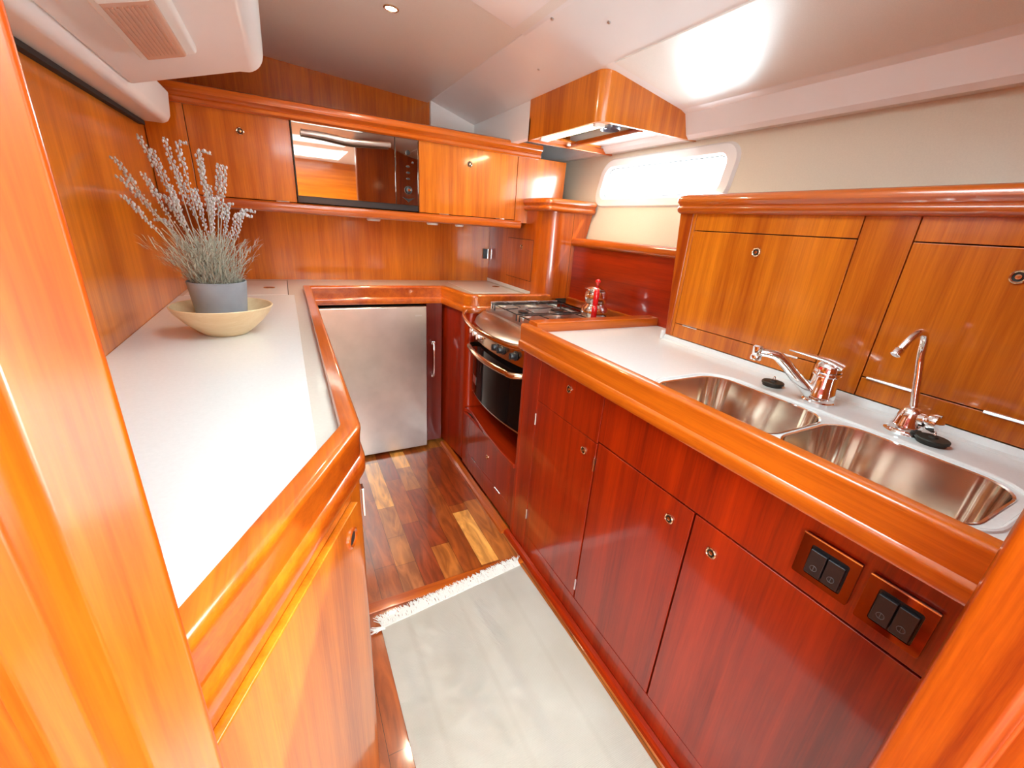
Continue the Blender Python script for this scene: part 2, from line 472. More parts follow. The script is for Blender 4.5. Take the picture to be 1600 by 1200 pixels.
def build_hull():
    # liner leaning outwards with a rounded window hole
    def X(z): return 1.354 + 0.209 * (z - 0.945)
    WY, WZ = 1.525, 1.503
    hole = rrect(WY, WZ, 0.344, 0.070, 0.040)
    bm = bmesh.new()
    plate(bm, [(-2.4, 0.94), (2.60, 0.94), (2.60, 2.0), (-2.4, 2.0)], [hole],
          lambda p: (X(p[1]), p[0], p[1]), lambda p: (X(p[1]) + 0.012, p[0], p[1]))
    struct('wall_right', bm, hullskin)
    struct('wall_right_lower', B(1.354, 1.40, -2.4, 2.60, 0, 0.94), hullskin)
    # window frame: raised white surround and pane
    fr = thing_struct('window_1', (X(WZ), WY, WZ))
    bm = bmesh.new()
    o1 = rrect(WY, WZ, 0.392, 0.114, 0.075)
    for (a, dx0, b, dx1) in ((o1, 0.0, rrect(WY, WZ, 0.384, 0.106, 0.070), -0.012),
                             (rrect(WY, WZ, 0.384, 0.106, 0.070), -0.012, rrect(WY, WZ, 0.350, 0.076, 0.046), -0.014),
                             (rrect(WY, WZ, 0.350, 0.076, 0.046), -0.014, rrect(WY, WZ, 0.340, 0.067, 0.038), 0.0),
                             (rrect(WY, WZ, 0.340, 0.067, 0.038), 0.0, rrect(WY, WZ, 0.340, 0.067, 0.038), 0.013)):
        A = [bm.verts.new((X(p[1]) + dx0, p[0], p[1])) for p in a]; D = [bm.verts.new((X(p[1]) + dx1, p[0], p[1])) for p in b]
        for i in range(len(A)): bm.faces.new((A[i], A[(i + 1) % len(A)], D[(i + 1) % len(A)], D[i]))
    bmesh.ops.remove_doubles(bm, verts=bm.verts, dist=1e-5)
    obj('window_frame', bm, gelcoat, fr, smooth=True)
    bm = bmesh.new()
    a = [(X(p[1]) + 0.003, p[0], p[1]) for p in rrect(WY, WZ, 0.3395, 0.0665, 0.038)]
    pts = [Vector(p) for p in a] + [Vector(a[0])]
    tube(bm, pts, 0.0022, 6, caps=False)
    obj('gasket', bm, rubber, fr, smooth=True)
    bm = bmesh.new()
    rr = rrect(WY, WZ, 0.341, 0.068, 0.039)
    plate(bm, rr, [], lambda p: (X(p[1]) + 0.007, p[0], p[1]), lambda p: (X(p[1]) + 0.010, p[0], p[1]))
    obj('pane', bm, glass, fr)

def thing_struct(name, loc):
    o = bpy.data.objects.new(name, None); C.objects.link(o); o.location = loc; o['kind'] = 'structure'
    return o
build_hull()

def build_ceiling():
    # white headliner: cross-sections in x, z drawn along y
    bm = bmesh.new()
    prism(bm, [(0.768, 1.871), (0.772, 1.866), (1.012, 1.793), (1.387, 1.726), (1.412, 1.716), (1.437, 1.648), (1.452, 1.635), (1.512, 1.640), (1.588, 2.0), (0.768, 2.0)], 'y', -0.2, 2.573)
    # transverse frame in front of the recessed panel
    vs = [(0.36, 1.30), (0.762, 1.52), (0.762, 1.30)]
    struct('ceiling_frame', bm, gelcoat)
    bm = bmesh.new()
    plate(bm, [(0.0, -0.2), (0.790, -0.2), (0.790, 1.53), (0.765, 1.515), (0.53, 1.405), (0.0, 1.10)], [rrect(0.36, 0.62, 0.25, 0.25, 0.05)], lambda p: (p[0], p[1], 1.8635), lambda p: (p[0], p[1], 2.02))
    struct('ceiling_beam', bm, gelcoat, bev=0.004)
    struct('galley_fill_cover', B(0.10, 0.62, 0.36, 0.88, 2.021, 2.035), gelcoat)  # added cover above the galley fill, out of view, keeps the sun out
    # recessed cream panel
    bm = bmesh.new()
    prism(bm, [(-0.42, 1.944), (0.761, 1.861), (0.763, 1.865), (0.763, 1.90), (-0.42, 1.985)], 'y', 0.9, 2.573)
    struct('ceiling', bm, vinyl)
    # cream panel let into the sloping part over the sink
    bm = bmesh.new()
    def pz(x): return 1.793 - 0.1787 * (x - 1.012) - 0.0035
    pts = [(1.014, 1.325), (1.378, 1.325), (1.372, -0.15), (1.008, -0.15)]
    v0 = [bm.verts.new((x, y, pz(x))) for x, y in pts]; v1 = [bm.verts.new((x, y, pz(x) + 0.01)) for x, y in pts]
    bm.faces.new(v0); bm.faces.new(v1[::-1])
    for i in range(4): bm.faces.new((v0[i], v0[(i + 1) % 4], v1[(i + 1) % 4], v1[i]))
    struct('ceiling_panel', bm, vinyl, bev=0.0015)
    # white return beyond the hood down to the cupboard tops, and white end wall above them
    struct('ceiling_return', B(1.022, 1.06, 1.885, 2.573, 1.648, 1.80), gelcoat)
    bm = bmesh.new()
    prism(bm, [(0.770, 1.60), (1.50, 1.60), (1.50, 1.75), (1.05, 1.80), (0.768, 1.872)], 'y', 2.545, 2.573)
    struct('wall_end', bm, gelcoat, bev=0.006)
    # left deck-edge lip
    struct('lip_shadow_strip', B(-0.397, -0.380, 0.35, 2.035, 1.508, 1.5195), dark)  # dark strip stands in for the shadow line between wall and lip
    bm = bmesh.new()
    prism(bm, [(-0.397, 1.520), (-0.330, 1.520), (-0.314, 1.526), (-0.305, 1.545), (-0.298, 1.62), (-0.397, 1.62)], 'y', 0.30, 2.035)
    struct('ceiling_lip', bm, gelcoat, bev=0.008)
    bm = bmesh.new()
    prof = [(-0.306, 1.538), (-0.060, 1.611)]
    for k in range(9):
        a = -PI / 2 + 0.29 + (PI / 2 - 0.29) * k / 8
        prof.append((-0.053 + 0.053 * math.cos(a), 1.664 + 0.053 * math.sin(a)))
    prof += [(0.008, 1.90), (-0.306, 1.90)]
    prism(bm, prof, 'y', -0.2, 1.56)
    struct('ceiling_coaming', bm, gelcoat, bev=0.010)
    # saloon ceiling with the hatch opening and a second one added for fill
    bm = bmesh.new()
    h1 = [(-0.07, -0.85), (0.63, -0.85), (0.63, -0.25), (-0.07, -0.25)]
    plate(bm, [(-2.5, -2.45), (1.8, -2.45), (1.8, -0.2), (-2.5, -0.2)], [h1, [(-0.50, -2.05), (0.70, -2.05), (0.70, -1.15), (-0.50, -1.15)]], lambda p: (p[0], p[1], 1.90), lambda p: (p[0], p[1], 1.96))
    struct('ceiling_saloon', bm, gelcoat)
    struct('ceiling_cap', B(-2.5, 0.0, -0.2, 0.9, 1.90, 2.02), gelcoat)
build_ceiling()

def build_entry():
    # left bulkhead post with a moulded edge, seen close up
    bm = bmesh.new()
    pts = [(-0.0858, 0.269), (-0.0858, 0.2665), (-0.120, 0.2585), (-0.1245, 0.261), (-0.140, 0.270), (-0.150, 0.280), (-0.166, 0.270),
           (-0.178, 0.276), (-0.185, 0.292), (-0.45, 0.292), (-0.45, 0.345), (-0.1112, 0.345)]
    prism(bm, pts, 'z', 0, 1.90)
    struct('wall_entry_left', bm, bulk, bev=0.002)
    bm = bmesh.new()
    prism(bm, [(-0.397, 0.560), (-0.199, 0.560), (-0.192, 0.563), (-0.189, 0.572), (-0.189, 0.585), (-0.194, 0.590), (-0.397, 0.590)], 'z', 0.9265, 1.52)
    struct('trim_2', bm, trim_z)
    bm = bmesh.new()
    pts = [(0.600, 0.052), (0.604, 0.0625), (0.612, 0.066), (1.34, 0.066), (1.34, -0.12), (0.620, -0.12), (0.618, -0.006), (0.606, -0.004), (0.606, 0.000), (0.600, 0.006)]
    prism(bm, pts, 'z', 0, 1.86)
    struct('wall_entry_right', bm, bulk, bev=0.002)
build_entry()

# ================================================================ LEFT WORKTOP
def left_top():
    t = thing('worktop', 'white U-shaped worktop with varnished edge rail, running from the doorway round above the fridge', 'worktop', (-0.2, 1.3, 0.895))
    bm = bmesh.new()
    out = [(-0.396, 0.345), (-0.12, 0.345), (0.048, 0.668), (0.055, 2.220), (0.748, 2.220), (0.787, 1.930), (1.245, 1.930), (1.165, 2.02), (1.165, 2.572), (-0.396, 2.572)]
    prism(bm, out, 'z', 0.895, CT)
    obj('worktop_board', bm, laminate_tan, t)
    # white panel set into the long side
    bm = bmesh.new()
    prism(bm, [(-0.396, 0.346), (-0.1215, 0.346), (0.010, 0.598), (0.012, 2.065), (-0.396, 2.065)], 'z', CT - 0.001, CT + 0.0012)
    obj('inset_panel', bm, laminate, t, bev=0.0008)
    p = fillet([(-0.149, 0.295), (0.048, 0.672), (0.053, 2.217), (0.745, 2.217), (0.785, 1.930), (1.262, 1.930)], [0, 0.028, 0.004, 0.004, 0.035, 0])
    obj('edge_rail', sweep(bmesh.new(), p, RAIL, 1), trim_y, t, smooth=True)
    # locker lids let into the back strip
    for (x0, x1, y0, y1) in ((-0.38, -0.013, 2.075, 2.50), (0.86, 1.13, 2.08, 2.50)):
        obj('locker_lid', B(x0, x1, y0, y1, CT - 0.002, CT + 0.0012), laminate, t, bev=0.0008)
    bm = bmesh.new(); box(bm, -0.0128, -0.0098, 2.075, 2.545, CT, CT + 0.0006)
    obj('lid_seam', bm, dark, t)
    for (x, y) in ((-0.088, 2.272), (-0.240, 2.10), (1.095, 2.30)):
        bm = bmesh.new()
        lathe(bm, [(0.024, 0.0010), (0.024, 0.0032), (0.018, 0.0036), (0.016, 0.0016)], (x, y, CT), seg=28, mi=0)
        lathe(bm, [(0.0165, 0.0018), (0, 0.0018)], (x, y, CT), seg=28, mi=1)
        box(bm, x - 0.014, x + 0.014, y - 0.002, y + 0.002, CT + 0.0018, CT + 0.0034)
        obj('ring_pull', bm, [brass, rubber], t, smooth=True)
left_top()

def left_cab():
    t = thing('base_cabinet', 'tall-fronted base cabinet standing diagonally beside the left doorpost, golden veneer with one oval finger hole', 'cabinet', (-0.1, 0.5, 0))
    d = Vector((0.161, 0.308, 0)).normalized(); n = Vector((d.y, -d.x, 0))
    corner = Vector((0.048, 0.672, 0)) + n * 0.024 + d * 0.010
    near = corner - d * 0.44
    # carcass with rounded corner to the aisle side
    bm = bmesh.new()
    p = fillet([tuple(near), tuple(corner), (corner.x + 0.004, 2.14)], [0, 0.05, 0], 8)
    pts = [(v.x, v.y) for v in p] + [(-0.39, 2.14), (-0.39, near.y)]
    prism(bm, pts, 'z', 0.0, 0.8945)
    obj('carcass', bm, veneer, t, smooth=True)
    # long curved door, a little proud so that its upper edge catches the light
    a = corner - d * 0.062; b = near - d * 0.02
    def face(u0, u1, z0, z1, th, mat, name, bev=0.002, off=0.0006):
        P0 = a - d * u0 + n * off; P1 = a - d * u1 + n * off
        bm = bmesh.new()
        prism(bm, [(P0.x, P0.y), (P1.x, P1.y), (P1.x + n.x * th, P1.y + n.y * th), (P0.x + n.x * th, P0.y + n.y * th)], 'z', z0, z1)
        return obj(name, bm, mat, t, bev=bev)
    door = face(-0.012, 0.36, 0.055, 0.826, 0.012, veneer, 'door')
    face(-0.012, 0.36, 0.830, 0.857, 0.003, veneer_x, 'upper_panel', 0.001)
    c = a - d * 0.022 + n * 0.0128; c.z = 0.780
    bm = bmesh.new()
    lathe(bm, [(0.0175, -0.002), (0.0175, 0.002), (0.0145, 0.0035), (0.012, 0.0018), (0.0117, -0.001)], c, n, 28, 0)
    lathe(bm, [(0.012, 0.0004), (0, 0.0001)], c, n, 28, 1)
    obj('finger_hole', bm, [trim_z, dark], door, smooth=True)
    # little catch at the far edge
    k = corner + Vector((0.004, 0.02, 0))
    bm = bmesh.new(); box(bm, k.x - 0.001, k.x + 0.004, k.y, k.y + 0.02, 0.74, 0.80)
    obj('catch', bm, chrome, t, bev=0.001)
left_cab()

# ================================================================ FRIDGE
def fridge():
    t = thing('fridge', 'small stainless steel front-opening fridge below the back worktop', 'fridge', (0.40, 2.30, 0))
    obj('cabinet_body', B(0.075, 0.625, 2.185, 2.56, 0.02, 0.835), black, t, bev=0.004)
    obj('door', B(0.08, 0.628, 2.150, 2.183, 0.018, 0.846), steel, t, bev=0.005)
    bm = bmesh.new(); box(bm, 0.565, 0.600, 2.1485, 2.1505, 0.795, 0.803)
    obj('badge', bm, alu, t, bev=0.0006)
    obj('plinth', B(0.08, 0.62, 2.19, 2.21, 0.0, 0.018), black, t)
    f = thing('filler_panel', 'dark upright filler panel with a chrome bar handle right of the steel fridge', 'panel', (0.69, 2.25, 0))
    obj('board', B(0.636, 0.722, 2.186, 2.20, 0.03, 0.856), shadedwood, f, bev=0.001)
    bm = bmesh.new()
    tube(bm, smooth_path([(0.668, 2.176, 0.640), (0.668, 2.158, 0.632), (0.668, 2.150, 0.56), (0.668, 2.158, 0.455), (0.668, 2.176, 0.447)], 6), 0.006, 10)
    obj('bar_handle', bm, chrome, f, smooth=True)
    for z in (0.640, 0.450):
        bm = bmesh.new(); lathe(bm, [(0.0105, 0), (0.0105, 0.010), (0, 0.012)], (0.668, 2.176, z), (0, -1, 0), 20)
        obj('handle_boss', bm, chrome, f, smooth=True)
fridge()

# ================================================================ STOVE HOUSING
def stove_housing():
    t = thing('stove_cabinet', 'deep red rounded cabinet column and low shelf that hold the stove', 'cabinet', (1.0, 1.75, 0))
    # column
    bm = bmesh.new()
    p = fillet([(0.735, 2.50), (0.735, 2.20), (0.762, 1.912), (1.350, 1.912)], [0, 0.0, 0.035, 0], 8)
    pts = [(v.x, v.y) for v in p] + [(1.350, 2.50)]
    prism(bm, pts, 'z', 0.022, 0.894)
    obj('column', bm, veneer_shaded, t, smooth=True)
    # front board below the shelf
    panel('end_stile', t, 0.752, 1.30, 1.345, 0.022, 0.330, veneer_shaded)
    panel('end_stile', t, 0.752, 1.815, 1.905, 0.022, 0.330, veneer_shaded)
    dr = panel('drop_door', t, 0.752, 1.345, 1.815, 0.125, 0.330, veneer_shaded)
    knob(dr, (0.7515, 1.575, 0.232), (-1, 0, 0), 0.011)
    panel('bottom_rail', t, 0.752, 1.345, 1.815, 0.022, 0.125, veneer_shaded)
    hinge(t, 0.751, 1.735, 0.124, 0.055, True); hinge(t, 0.751, 1.45, 0.124, 0.055, True)
    bm = bmesh.new()
    pts = [(1.335, 1.300), (0.742, 1.300), (0.740, 1.42), (0.748, 1.60), (0.765, 1.76), (0.775, 1.85), (0.758, 1.903), (1.335, 1.903)]
    prism(bm, pts, 'z', 0.331, 0.350)
    obj('shelf', bm, veneer_y, t, bev=0.003)
    obj('back_board', B(1.336, 1.352, 1.30, 1.905, 0.02, 0.89), veneer_shaded, t)
    obj('carcass', B(0.772, 1.33, 1.305, 1.90, 0.02, 0.33), dark, t)
stove_housing()
struct('trim_3', prism(bmesh.new(), [(0.710, 0.0), (0.712, 0.012), (0.722, 0.018), (0.746, 0.019), (0.746, 0.0)], 'y', 1.31, 2.17), trim_y)
struct('trim_4', prism(bmesh.new(), [(0.724, 0.0), (0.726, 0.012), (0.732, 0.018), (0.746, 0.019), (0.746, 0.0)], 'y', 0.07, 1.309), veneer_shaded_y)

def stove():
    t = thing('stove', 'gas stove with black glass oven door set between the red cabinets', 'stove', (1.05, 1.62, 0.40))
    Y0, Y1 = 1.345, 1.885
    obj('body', B(0.83, 1.30, Y0, Y1, 0.45, 0.868), alu, t, bev=0.003)
    # bowed oven door: glass in plan curve
    def bow(y, d=0.030): return 0.790 - d * (1 - ((y - (Y0 + Y1) / 2) / ((Y1 - Y0) / 2)) ** 2)
    N = 14; ys = [Y0 + 0.004 + (Y1 - Y0 - 0.008) * k / N for k in range(N + 1)]
    def bowed(z0, z1, th, d=0.030, off=0.0, tilt=0.0):
        bm = bmesh.new(); pts = [(bow(y, d) + off, y) for y in ys] + [(bow(y, d) + off + th, y) for y in reversed(ys)]
        prism(bm, pts, 'z', z0, z1); return bm
    dr = obj('oven_door', bowed(0.462, 0.742, 0.03), blackglass, t, smooth=True)
    bm = bmesh.new(); yy = 1.80; x = bow(yy) - 0.001
    prism(bm, [(bow(1.86) - 0.0015, 1.86), (bow(1.80) - 0.0015, 1.80), (bow(1.80) + 0.002, 1.80), (bow(1.86) + 0.002, 1.86)], 'z', 0.515, 0.555)
    obj('maker_plate', bm, alu, dr)
    bm = bmesh.new(); pts = [(bow(y) - 0.030 - 0.012 * math.sin(PI * (k / N)), y, 0.712 ) for k, y in enumerate(ys)]
    pts = [(bow(ys[0]), ys[0] + 0.012, 0.712)] + pts[1:-1] + [(bow(ys[-1]), ys[-1] - 0.012, 0.712)]
    tube(bm, smooth_path(pts, 3), 0.011, 10, flat=1.2)
    obj('door_handle', bm, brass, dr, smooth=True)
    obj('lower_trim', bowed(0.452, 0.460, 0.03, off=0.004), alu, t, smooth=True)
    cp = obj('control_panel', bowed(0.748, 0.818, 0.04, off=-0.002), brass, t, smooth=True)
    for y in (1.845, 1.785, 1.725, 1.70, 1.545, 1.500, 1.41):
        if y == 1.70: continue
        bm = bmesh.new(); x = bow(y) - 0.002
        lathe(bm, [(0.020, 0), (0.020, 0.004), (0.0155, 0.006), (0.0135, 0.024), (0.011, 0.027), (0, 0.027)], (x, y, 0.785), (-1, 0, 0.05), 20)
        box(bm, x - 0.030, x - 0.026, y - 0.002, y + 0.002, 0.773, 0.799)
        obj('control_knob', bm, [chrome if y > 1.6 else black], t, smooth=True)
    # sloping apron between the controls and the hob
    bm = bmesh.new()
    A = [bm.verts.new((bow(y) - 0.002, y, 0.819)) for y in ys]; D = [bm.verts.new((bow(y, 0.02) + 0.010, y, 0.846)) for y in ys]
    E_ = [bm.verts.new((0.835, y, 0.872)) for y in ys]; F = [bm.verts.new((0.86, y, 0.872)) for y in ys]; G = [bm.verts.new((0.86, y, 0.819)) for y in ys]
    for P_, Q_ in ((A, D), (D, E_), (E_, F), (F, G), (G, A)):
        for k in range(N): bm.faces.new((P_[k], P_[k + 1], Q_[k + 1], Q_[k]))
    obj('apron', bm, steel, t, smooth=True)
    # hob tray with raised rim
    bm = bmesh.new()
    plate(bm, rrect(1.075, (Y0 + Y1) / 2, 0.235, 0.268, 0.02), [rrect(1.08, (Y0 + Y1) / 2, 0.210, 0.250, 0.02)], lambda p: (p[0], p[1], 0.869), lambda p: (p[0], p[1], 0.882))
    box(bm, 0.862, 1.295, Y0 + 0.012, Y1 - 0.012, 0.868, 0.873)
    obj('hob_tray', bm, alu, t)
    for (x, y, r) in ((0.98, 1.49, 0.040), (0.98, 1.74, 0.032), (1.18, 1.52, 0.030), (1.18, 1.75, 0.042)):
        bm = bmesh.new()
        lathe(bm, [(r + 0.018, 0.0), (r + 0.012, 0.004), (r, 0.006), (r, 0.014), (r - 0.006, 0.016), (0, 0.017)], (x, y, 0.873), seg=28)
        obj('burner', bm, [alu], t, smooth=True)
        bm = bmesh.new(); lathe(bm, [(r * 0.8, 0), (r * 0.8, 0.004), (0, 0.005)], (x, y, 0.890), seg=24); obj('burner_cap', bm, black, t, smooth=True)
    for yc in (1.485, 1.745):
        bm = bmesh.new()
        z = 0.904; y0 = yc - 0.115; y1 = yc + 0.115
        for (a, b) in (((0.885, y0), (1.275, y0)), ((1.275, y0), (1.275, y1)), ((1.275, y1), (0.885, y1)), ((0.885, y1), (0.885, y0))):
            tube(bm, [(*a, z), (*b, z)], 0.0026, 8)
        for xc in (0.98, 1.18):
            for k in range(4):
                a = k * PI / 2
                e = (xc + 0.10 * math.cos(a), yc + 0.115 * math.sin(a), z)
                s = (xc + 0.028 * math.cos(a), yc + 0.028 * math.sin(a), z + 0.003)
                tube(bm, [s, e], 0.0024, 8)
        for (x, y) in ((0.885, y0), (1.275, y0), (0.885, y1), (1.275, y1)): tube(bm, [(x, y, z), (x, y, 0.874)], 0.003, 8)
        obj('pan_support', bm, [black], t, smooth=True)
    # folded lid / splash plate on the far side
    obj('splash_plate', B(0.87, 1.26, Y1 - 0.012, Y1 - 0.004, 0.880, 0.918), sinksteel, t, bev=0.002)
    # pivot grab rail across the front
    bm = bmesh.new()
    pts = [(0.756, 1.908, 0.866), (0.722, 1.86, 0.863), (0.690, 1.74, 0.858), (0.674, 1.60, 0.855), (0.682, 1.46, 0.852), (0.708, 1.36, 0.850), (0.742, 1.302, 0.850)]
    tube(bm, smooth_path(pts, 6), 0.0085, 10, flat=1.3)
    g = obj('grab_rail', bm, brass, t, smooth=True)
stove()

def kettles():
    g = None
    c = (1.212, 1.50)
    t = thing('kettle', 'round-bellied steel kettle with red handle on the stove, lower of the stacked pair', 'kettle', (c[0], c[1], 0.907))
    z = 0.907
    bm = bmesh.new(); lathe(bm, [(0, 0.0), (0.044, 0.0), (0.056, 0.008), (0.062, 0.026), (0.057, 0.045), (0.043, 0.058), (0.040, 0.064), (0, 0.064)], (c[0], c[1], z), seg=36)
    obj('kettle_body', bm, chrome, t, smooth=True)
    bm = bmesh.new(); hd = Vector((-0.62, -0.78, 0))
    hp = [Vector((c[0], c[1], z)) + hd * r + Vector((0, 0, h)) for r, h in ((0.054, 0.050), (0.074, 0.056), (0.080, 0.040), (0.076, 0.006))]
    tube(bm, smooth_path(hp, 5), 0.0125, 12); obj('handle', bm, redm, t, smooth=True)
    bm = bmesh.new(); sp = [Vector((c[0] + 0.030, c[1] + 0.045, z + 0.02)), Vector((c[0] + 0.040, c[1] + 0.064, z + 0.034)), Vector((c[0] + 0.044, c[1] + 0.072, z + 0.052))]
    tube(bm, smooth_path(sp, 5), [0.009] * 5 + [0.007] * 5 + [0.006], 10); obj('spout', bm, chrome, t, smooth=True)
    t = thing('teapot', 'small steel teapot with red knob stacked on top of the kettle', 'teapot', (c[0], c[1], z + 0.0645))
    z += 0.0645
    bm = bmesh.new(); lathe(bm, [(0, 0.0), (0.038, 0.0), (0.046, 0.008), (0.051, 0.026), (0.049, 0.044), (0.041, 0.058), (0.043, 0.064), (0, 0.064)], (c[0], c[1], z), seg=36)
    obj('teapot_body', bm, chrome, t, smooth=True)
    bm = bmesh.new(); lathe(bm, [(0.055, 0.0645), (0.057, 0.067), (0.040, 0.073), (0.014, 0.080), (0, 0.081)], (c[0], c[1], z), seg=36)
    lid = obj('lid', bm, chrome, t, smooth=True)
    bm = bmesh.new(); lathe(bm, [(0.005, 0.080), (0.006, 0.088), (0.012, 0.094), (0.011, 0.102), (0.004, 0.107), (0, 0.107)], (c[0], c[1], z), seg=20)
    obj('lid_knob', bm, redm, lid, smooth=True)
    bm = bmesh.new()
    hp = [Vector((c[0], c[1], z)) + hd * r + Vector((0, 0, h)) for r, h in ((0.046, 0.056), (0.066, 0.060), (0.072, 0.040), (0.068, 0.004))]
    tube(bm, smooth_path(hp, 5), 0.0125, 12); obj('handle', bm, redm, t, smooth=True)
    bm = bmesh.new(); sp = [Vector((c[0] + 0.024, c[1] + 0.038, z + 0.018)), Vector((c[0] + 0.034, c[1] + 0.056, z + 0.034)), Vector((c[0] + 0.038, c[1] + 0.062, z + 0.050))]
    tube(bm, smooth_path(sp, 5), [0.008] * 5 + [0.006] * 5 + [0.005], 10); obj('spout', bm, chrome, t, smooth=True)
kettles()

# ================================================================ RIGHT BASE CABINET
def right_base():
    t = thing('base_cabinet', 'long deep red base cabinet with three doors under the double sink', 'cabinet', (1.0, 0.6, 0))
    X = 0.746
    obj('carcass', B(X + 0.018, 1.20, 0.07, 1.285, 0.02, 0.76), dark, t)
    obj('end_panel', B(X, 1.35, 1.272, 1.296, 0.02, 0.894), veneer_shaded, t, bev=0.004)
    panel('stile', t, X, 1.170, 1.272, 0.0192, 0.895, veneer_shaded)
    dw = panel('drawer', t, X, 0.826, 1.170, 0.694, 0.862, veneer_shaded)
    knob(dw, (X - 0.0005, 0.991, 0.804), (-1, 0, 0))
    panel('upper_panel', t, X, 0.067, 0.826, 0.704, 0.895, veneer_shaded)
    panel('top_rail', t, X, 0.826, 1.170, 0.862, 0.895, veneer_shaded)
    d1 = panel('door', t, X, 0.826, 1.170, 0.104, 0.694, veneer_shaded)
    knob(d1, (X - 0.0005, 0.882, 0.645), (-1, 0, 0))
    d2 = panel('door', t, X, 0.480, 0.822, 0.104, 0.702, veneer_shaded)
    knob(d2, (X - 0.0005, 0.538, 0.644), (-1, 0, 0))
    d3 = panel('door', t, X, 0.067, 0.477, 0.104, 0.702, veneer_shaded)
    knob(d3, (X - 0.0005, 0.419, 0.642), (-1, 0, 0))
    panel('bottom_rail', t, X, 0.067, 1.170, 0.0192, 0.104, veneer_shaded)
    hinge(t, X - 0.002, 0.824, 0.628); hinge(t, X - 0.002, 0.824, 0.165)
    hinge(t, X - 0.002, 1.170, 0.62); hinge(t, X - 0.002, 1.170, 0.20)
    return t
right_base()

BAS = ((0.892, 0.552, 0.122, 0.150, 0.060), (0.895, 0.2545, 0.122, 0.1395, 0.060))
def right_top():
    t = thing('worktop', 'white worktop with varnished edge rail around the double sink', 'worktop', (1.0, 0.6, 0.895))
    bm = bmesh.new()
    holes = [rrect(*b) for b in BAS]
    plate(bm, [(0.756, 0.067), (1.1895, 0.067), (1.1895, 1.053), (1.338, 1.053), (1.338, 1.245), (0.756, 1.245)], holes, lambda p: (p[0], p[1], 0.895), lambda p: (p[0], p[1], CT))
    obj('worktop_board', bm, laminate, t)
    # moulded lip round the bowls
    lip = [Vector((p[0], p[1], CT + 0.0005)) for p in rrect(0.900, 0.408, 0.137, 0.312, 0.08)]; lip.append(lip[0])
    obj('bowl_surround', tube(bmesh.new(), lip, 0.0042, 8, caps=False), laminate, t, smooth=True)
    bm = bmesh.new(); prism(bm, [(1.172, CT), (1.182, CT + 0.004), (1.188, CT + 0.018), (1.1899, CT + 0.018), (1.1899, CT)], 'y', 0.067, 1.053)
    obj('upstand', bm, laminate, t, smooth=True)
    p = [Vector((0.757, 0.067, 0)), Vector((0.757, 0.5, 0)), Vector((0.757, 0.9, 0)), Vector((0.757, 1.296, 0))]
    obj('edge_rail', sweep(bmesh.new(), p, RAIL, -1), trim_y, t, smooth=True)
    bm = bmesh.new()
    prism(bm, [(1.236, 0.897), (1.236, 0.952), (1.240, 0.958), (1.288, 0.959), (1.297, 0.955), (1.301, 0.942), (1.301, 0.897)], 'x', 0.7575, 1.338)
    obj('dividing_rail', bm, trim_x, t, bev=0.002)
    obj('upstand_end', B(1.174, 1.1895, 1.0535, 1.064, CT, 0.958), laminate, t, bev=0.004)
right_top()

def sinks():
    for i, (cx, cy, hx, hy, r) in enumerate(BAS):
        t = thing('sink', ('left steel sink bowl, in front of the mixer tap', 'right steel sink bowl, in front of the curved drinking-water tap')[i], 'sink', (cx, cy, 0.77), 'sink bowls')
        bm = bmesh.new(); rings = []
        for (s, z, rr) in ((0.0015, CT + 0.0012, 0), (0.0008, CT + 0.002, 0), (-0.003, CT + 0.0005, 0), (-0.006, CT - 0.03, 0), (-0.012, 0.815, 0), (-0.020, 0.795, 0), (-0.036, 0.784, 0), (-0.06, 0.780, 0)):
            rings.append([bm.verts.new((p[0], p[1], z)) for p in rrect(cx, cy, hx + s, hy + s, max(0.012, r + s))])
        for A, D in zip(rings, rings[1:]):
            for k in range(len(A)): bm.faces.new((A[k], A[(k + 1) % len(A)], D[(k + 1) % len(A)], D[k]))
        bm.faces.new(rings[-1])
        obj('basin', bm, sinksteel, t, smooth=True)
        bm = bmesh.new(); lathe(bm, [(0.036, 0.0), (0.034, 0.003), (0.026, 0.002), (0.024, -0.004), (0, -0.004)], (cx + 0.01, cy, 0.7805), seg=28)
        obj('drain', bm, [chrome], t, smooth=True)
sinks()

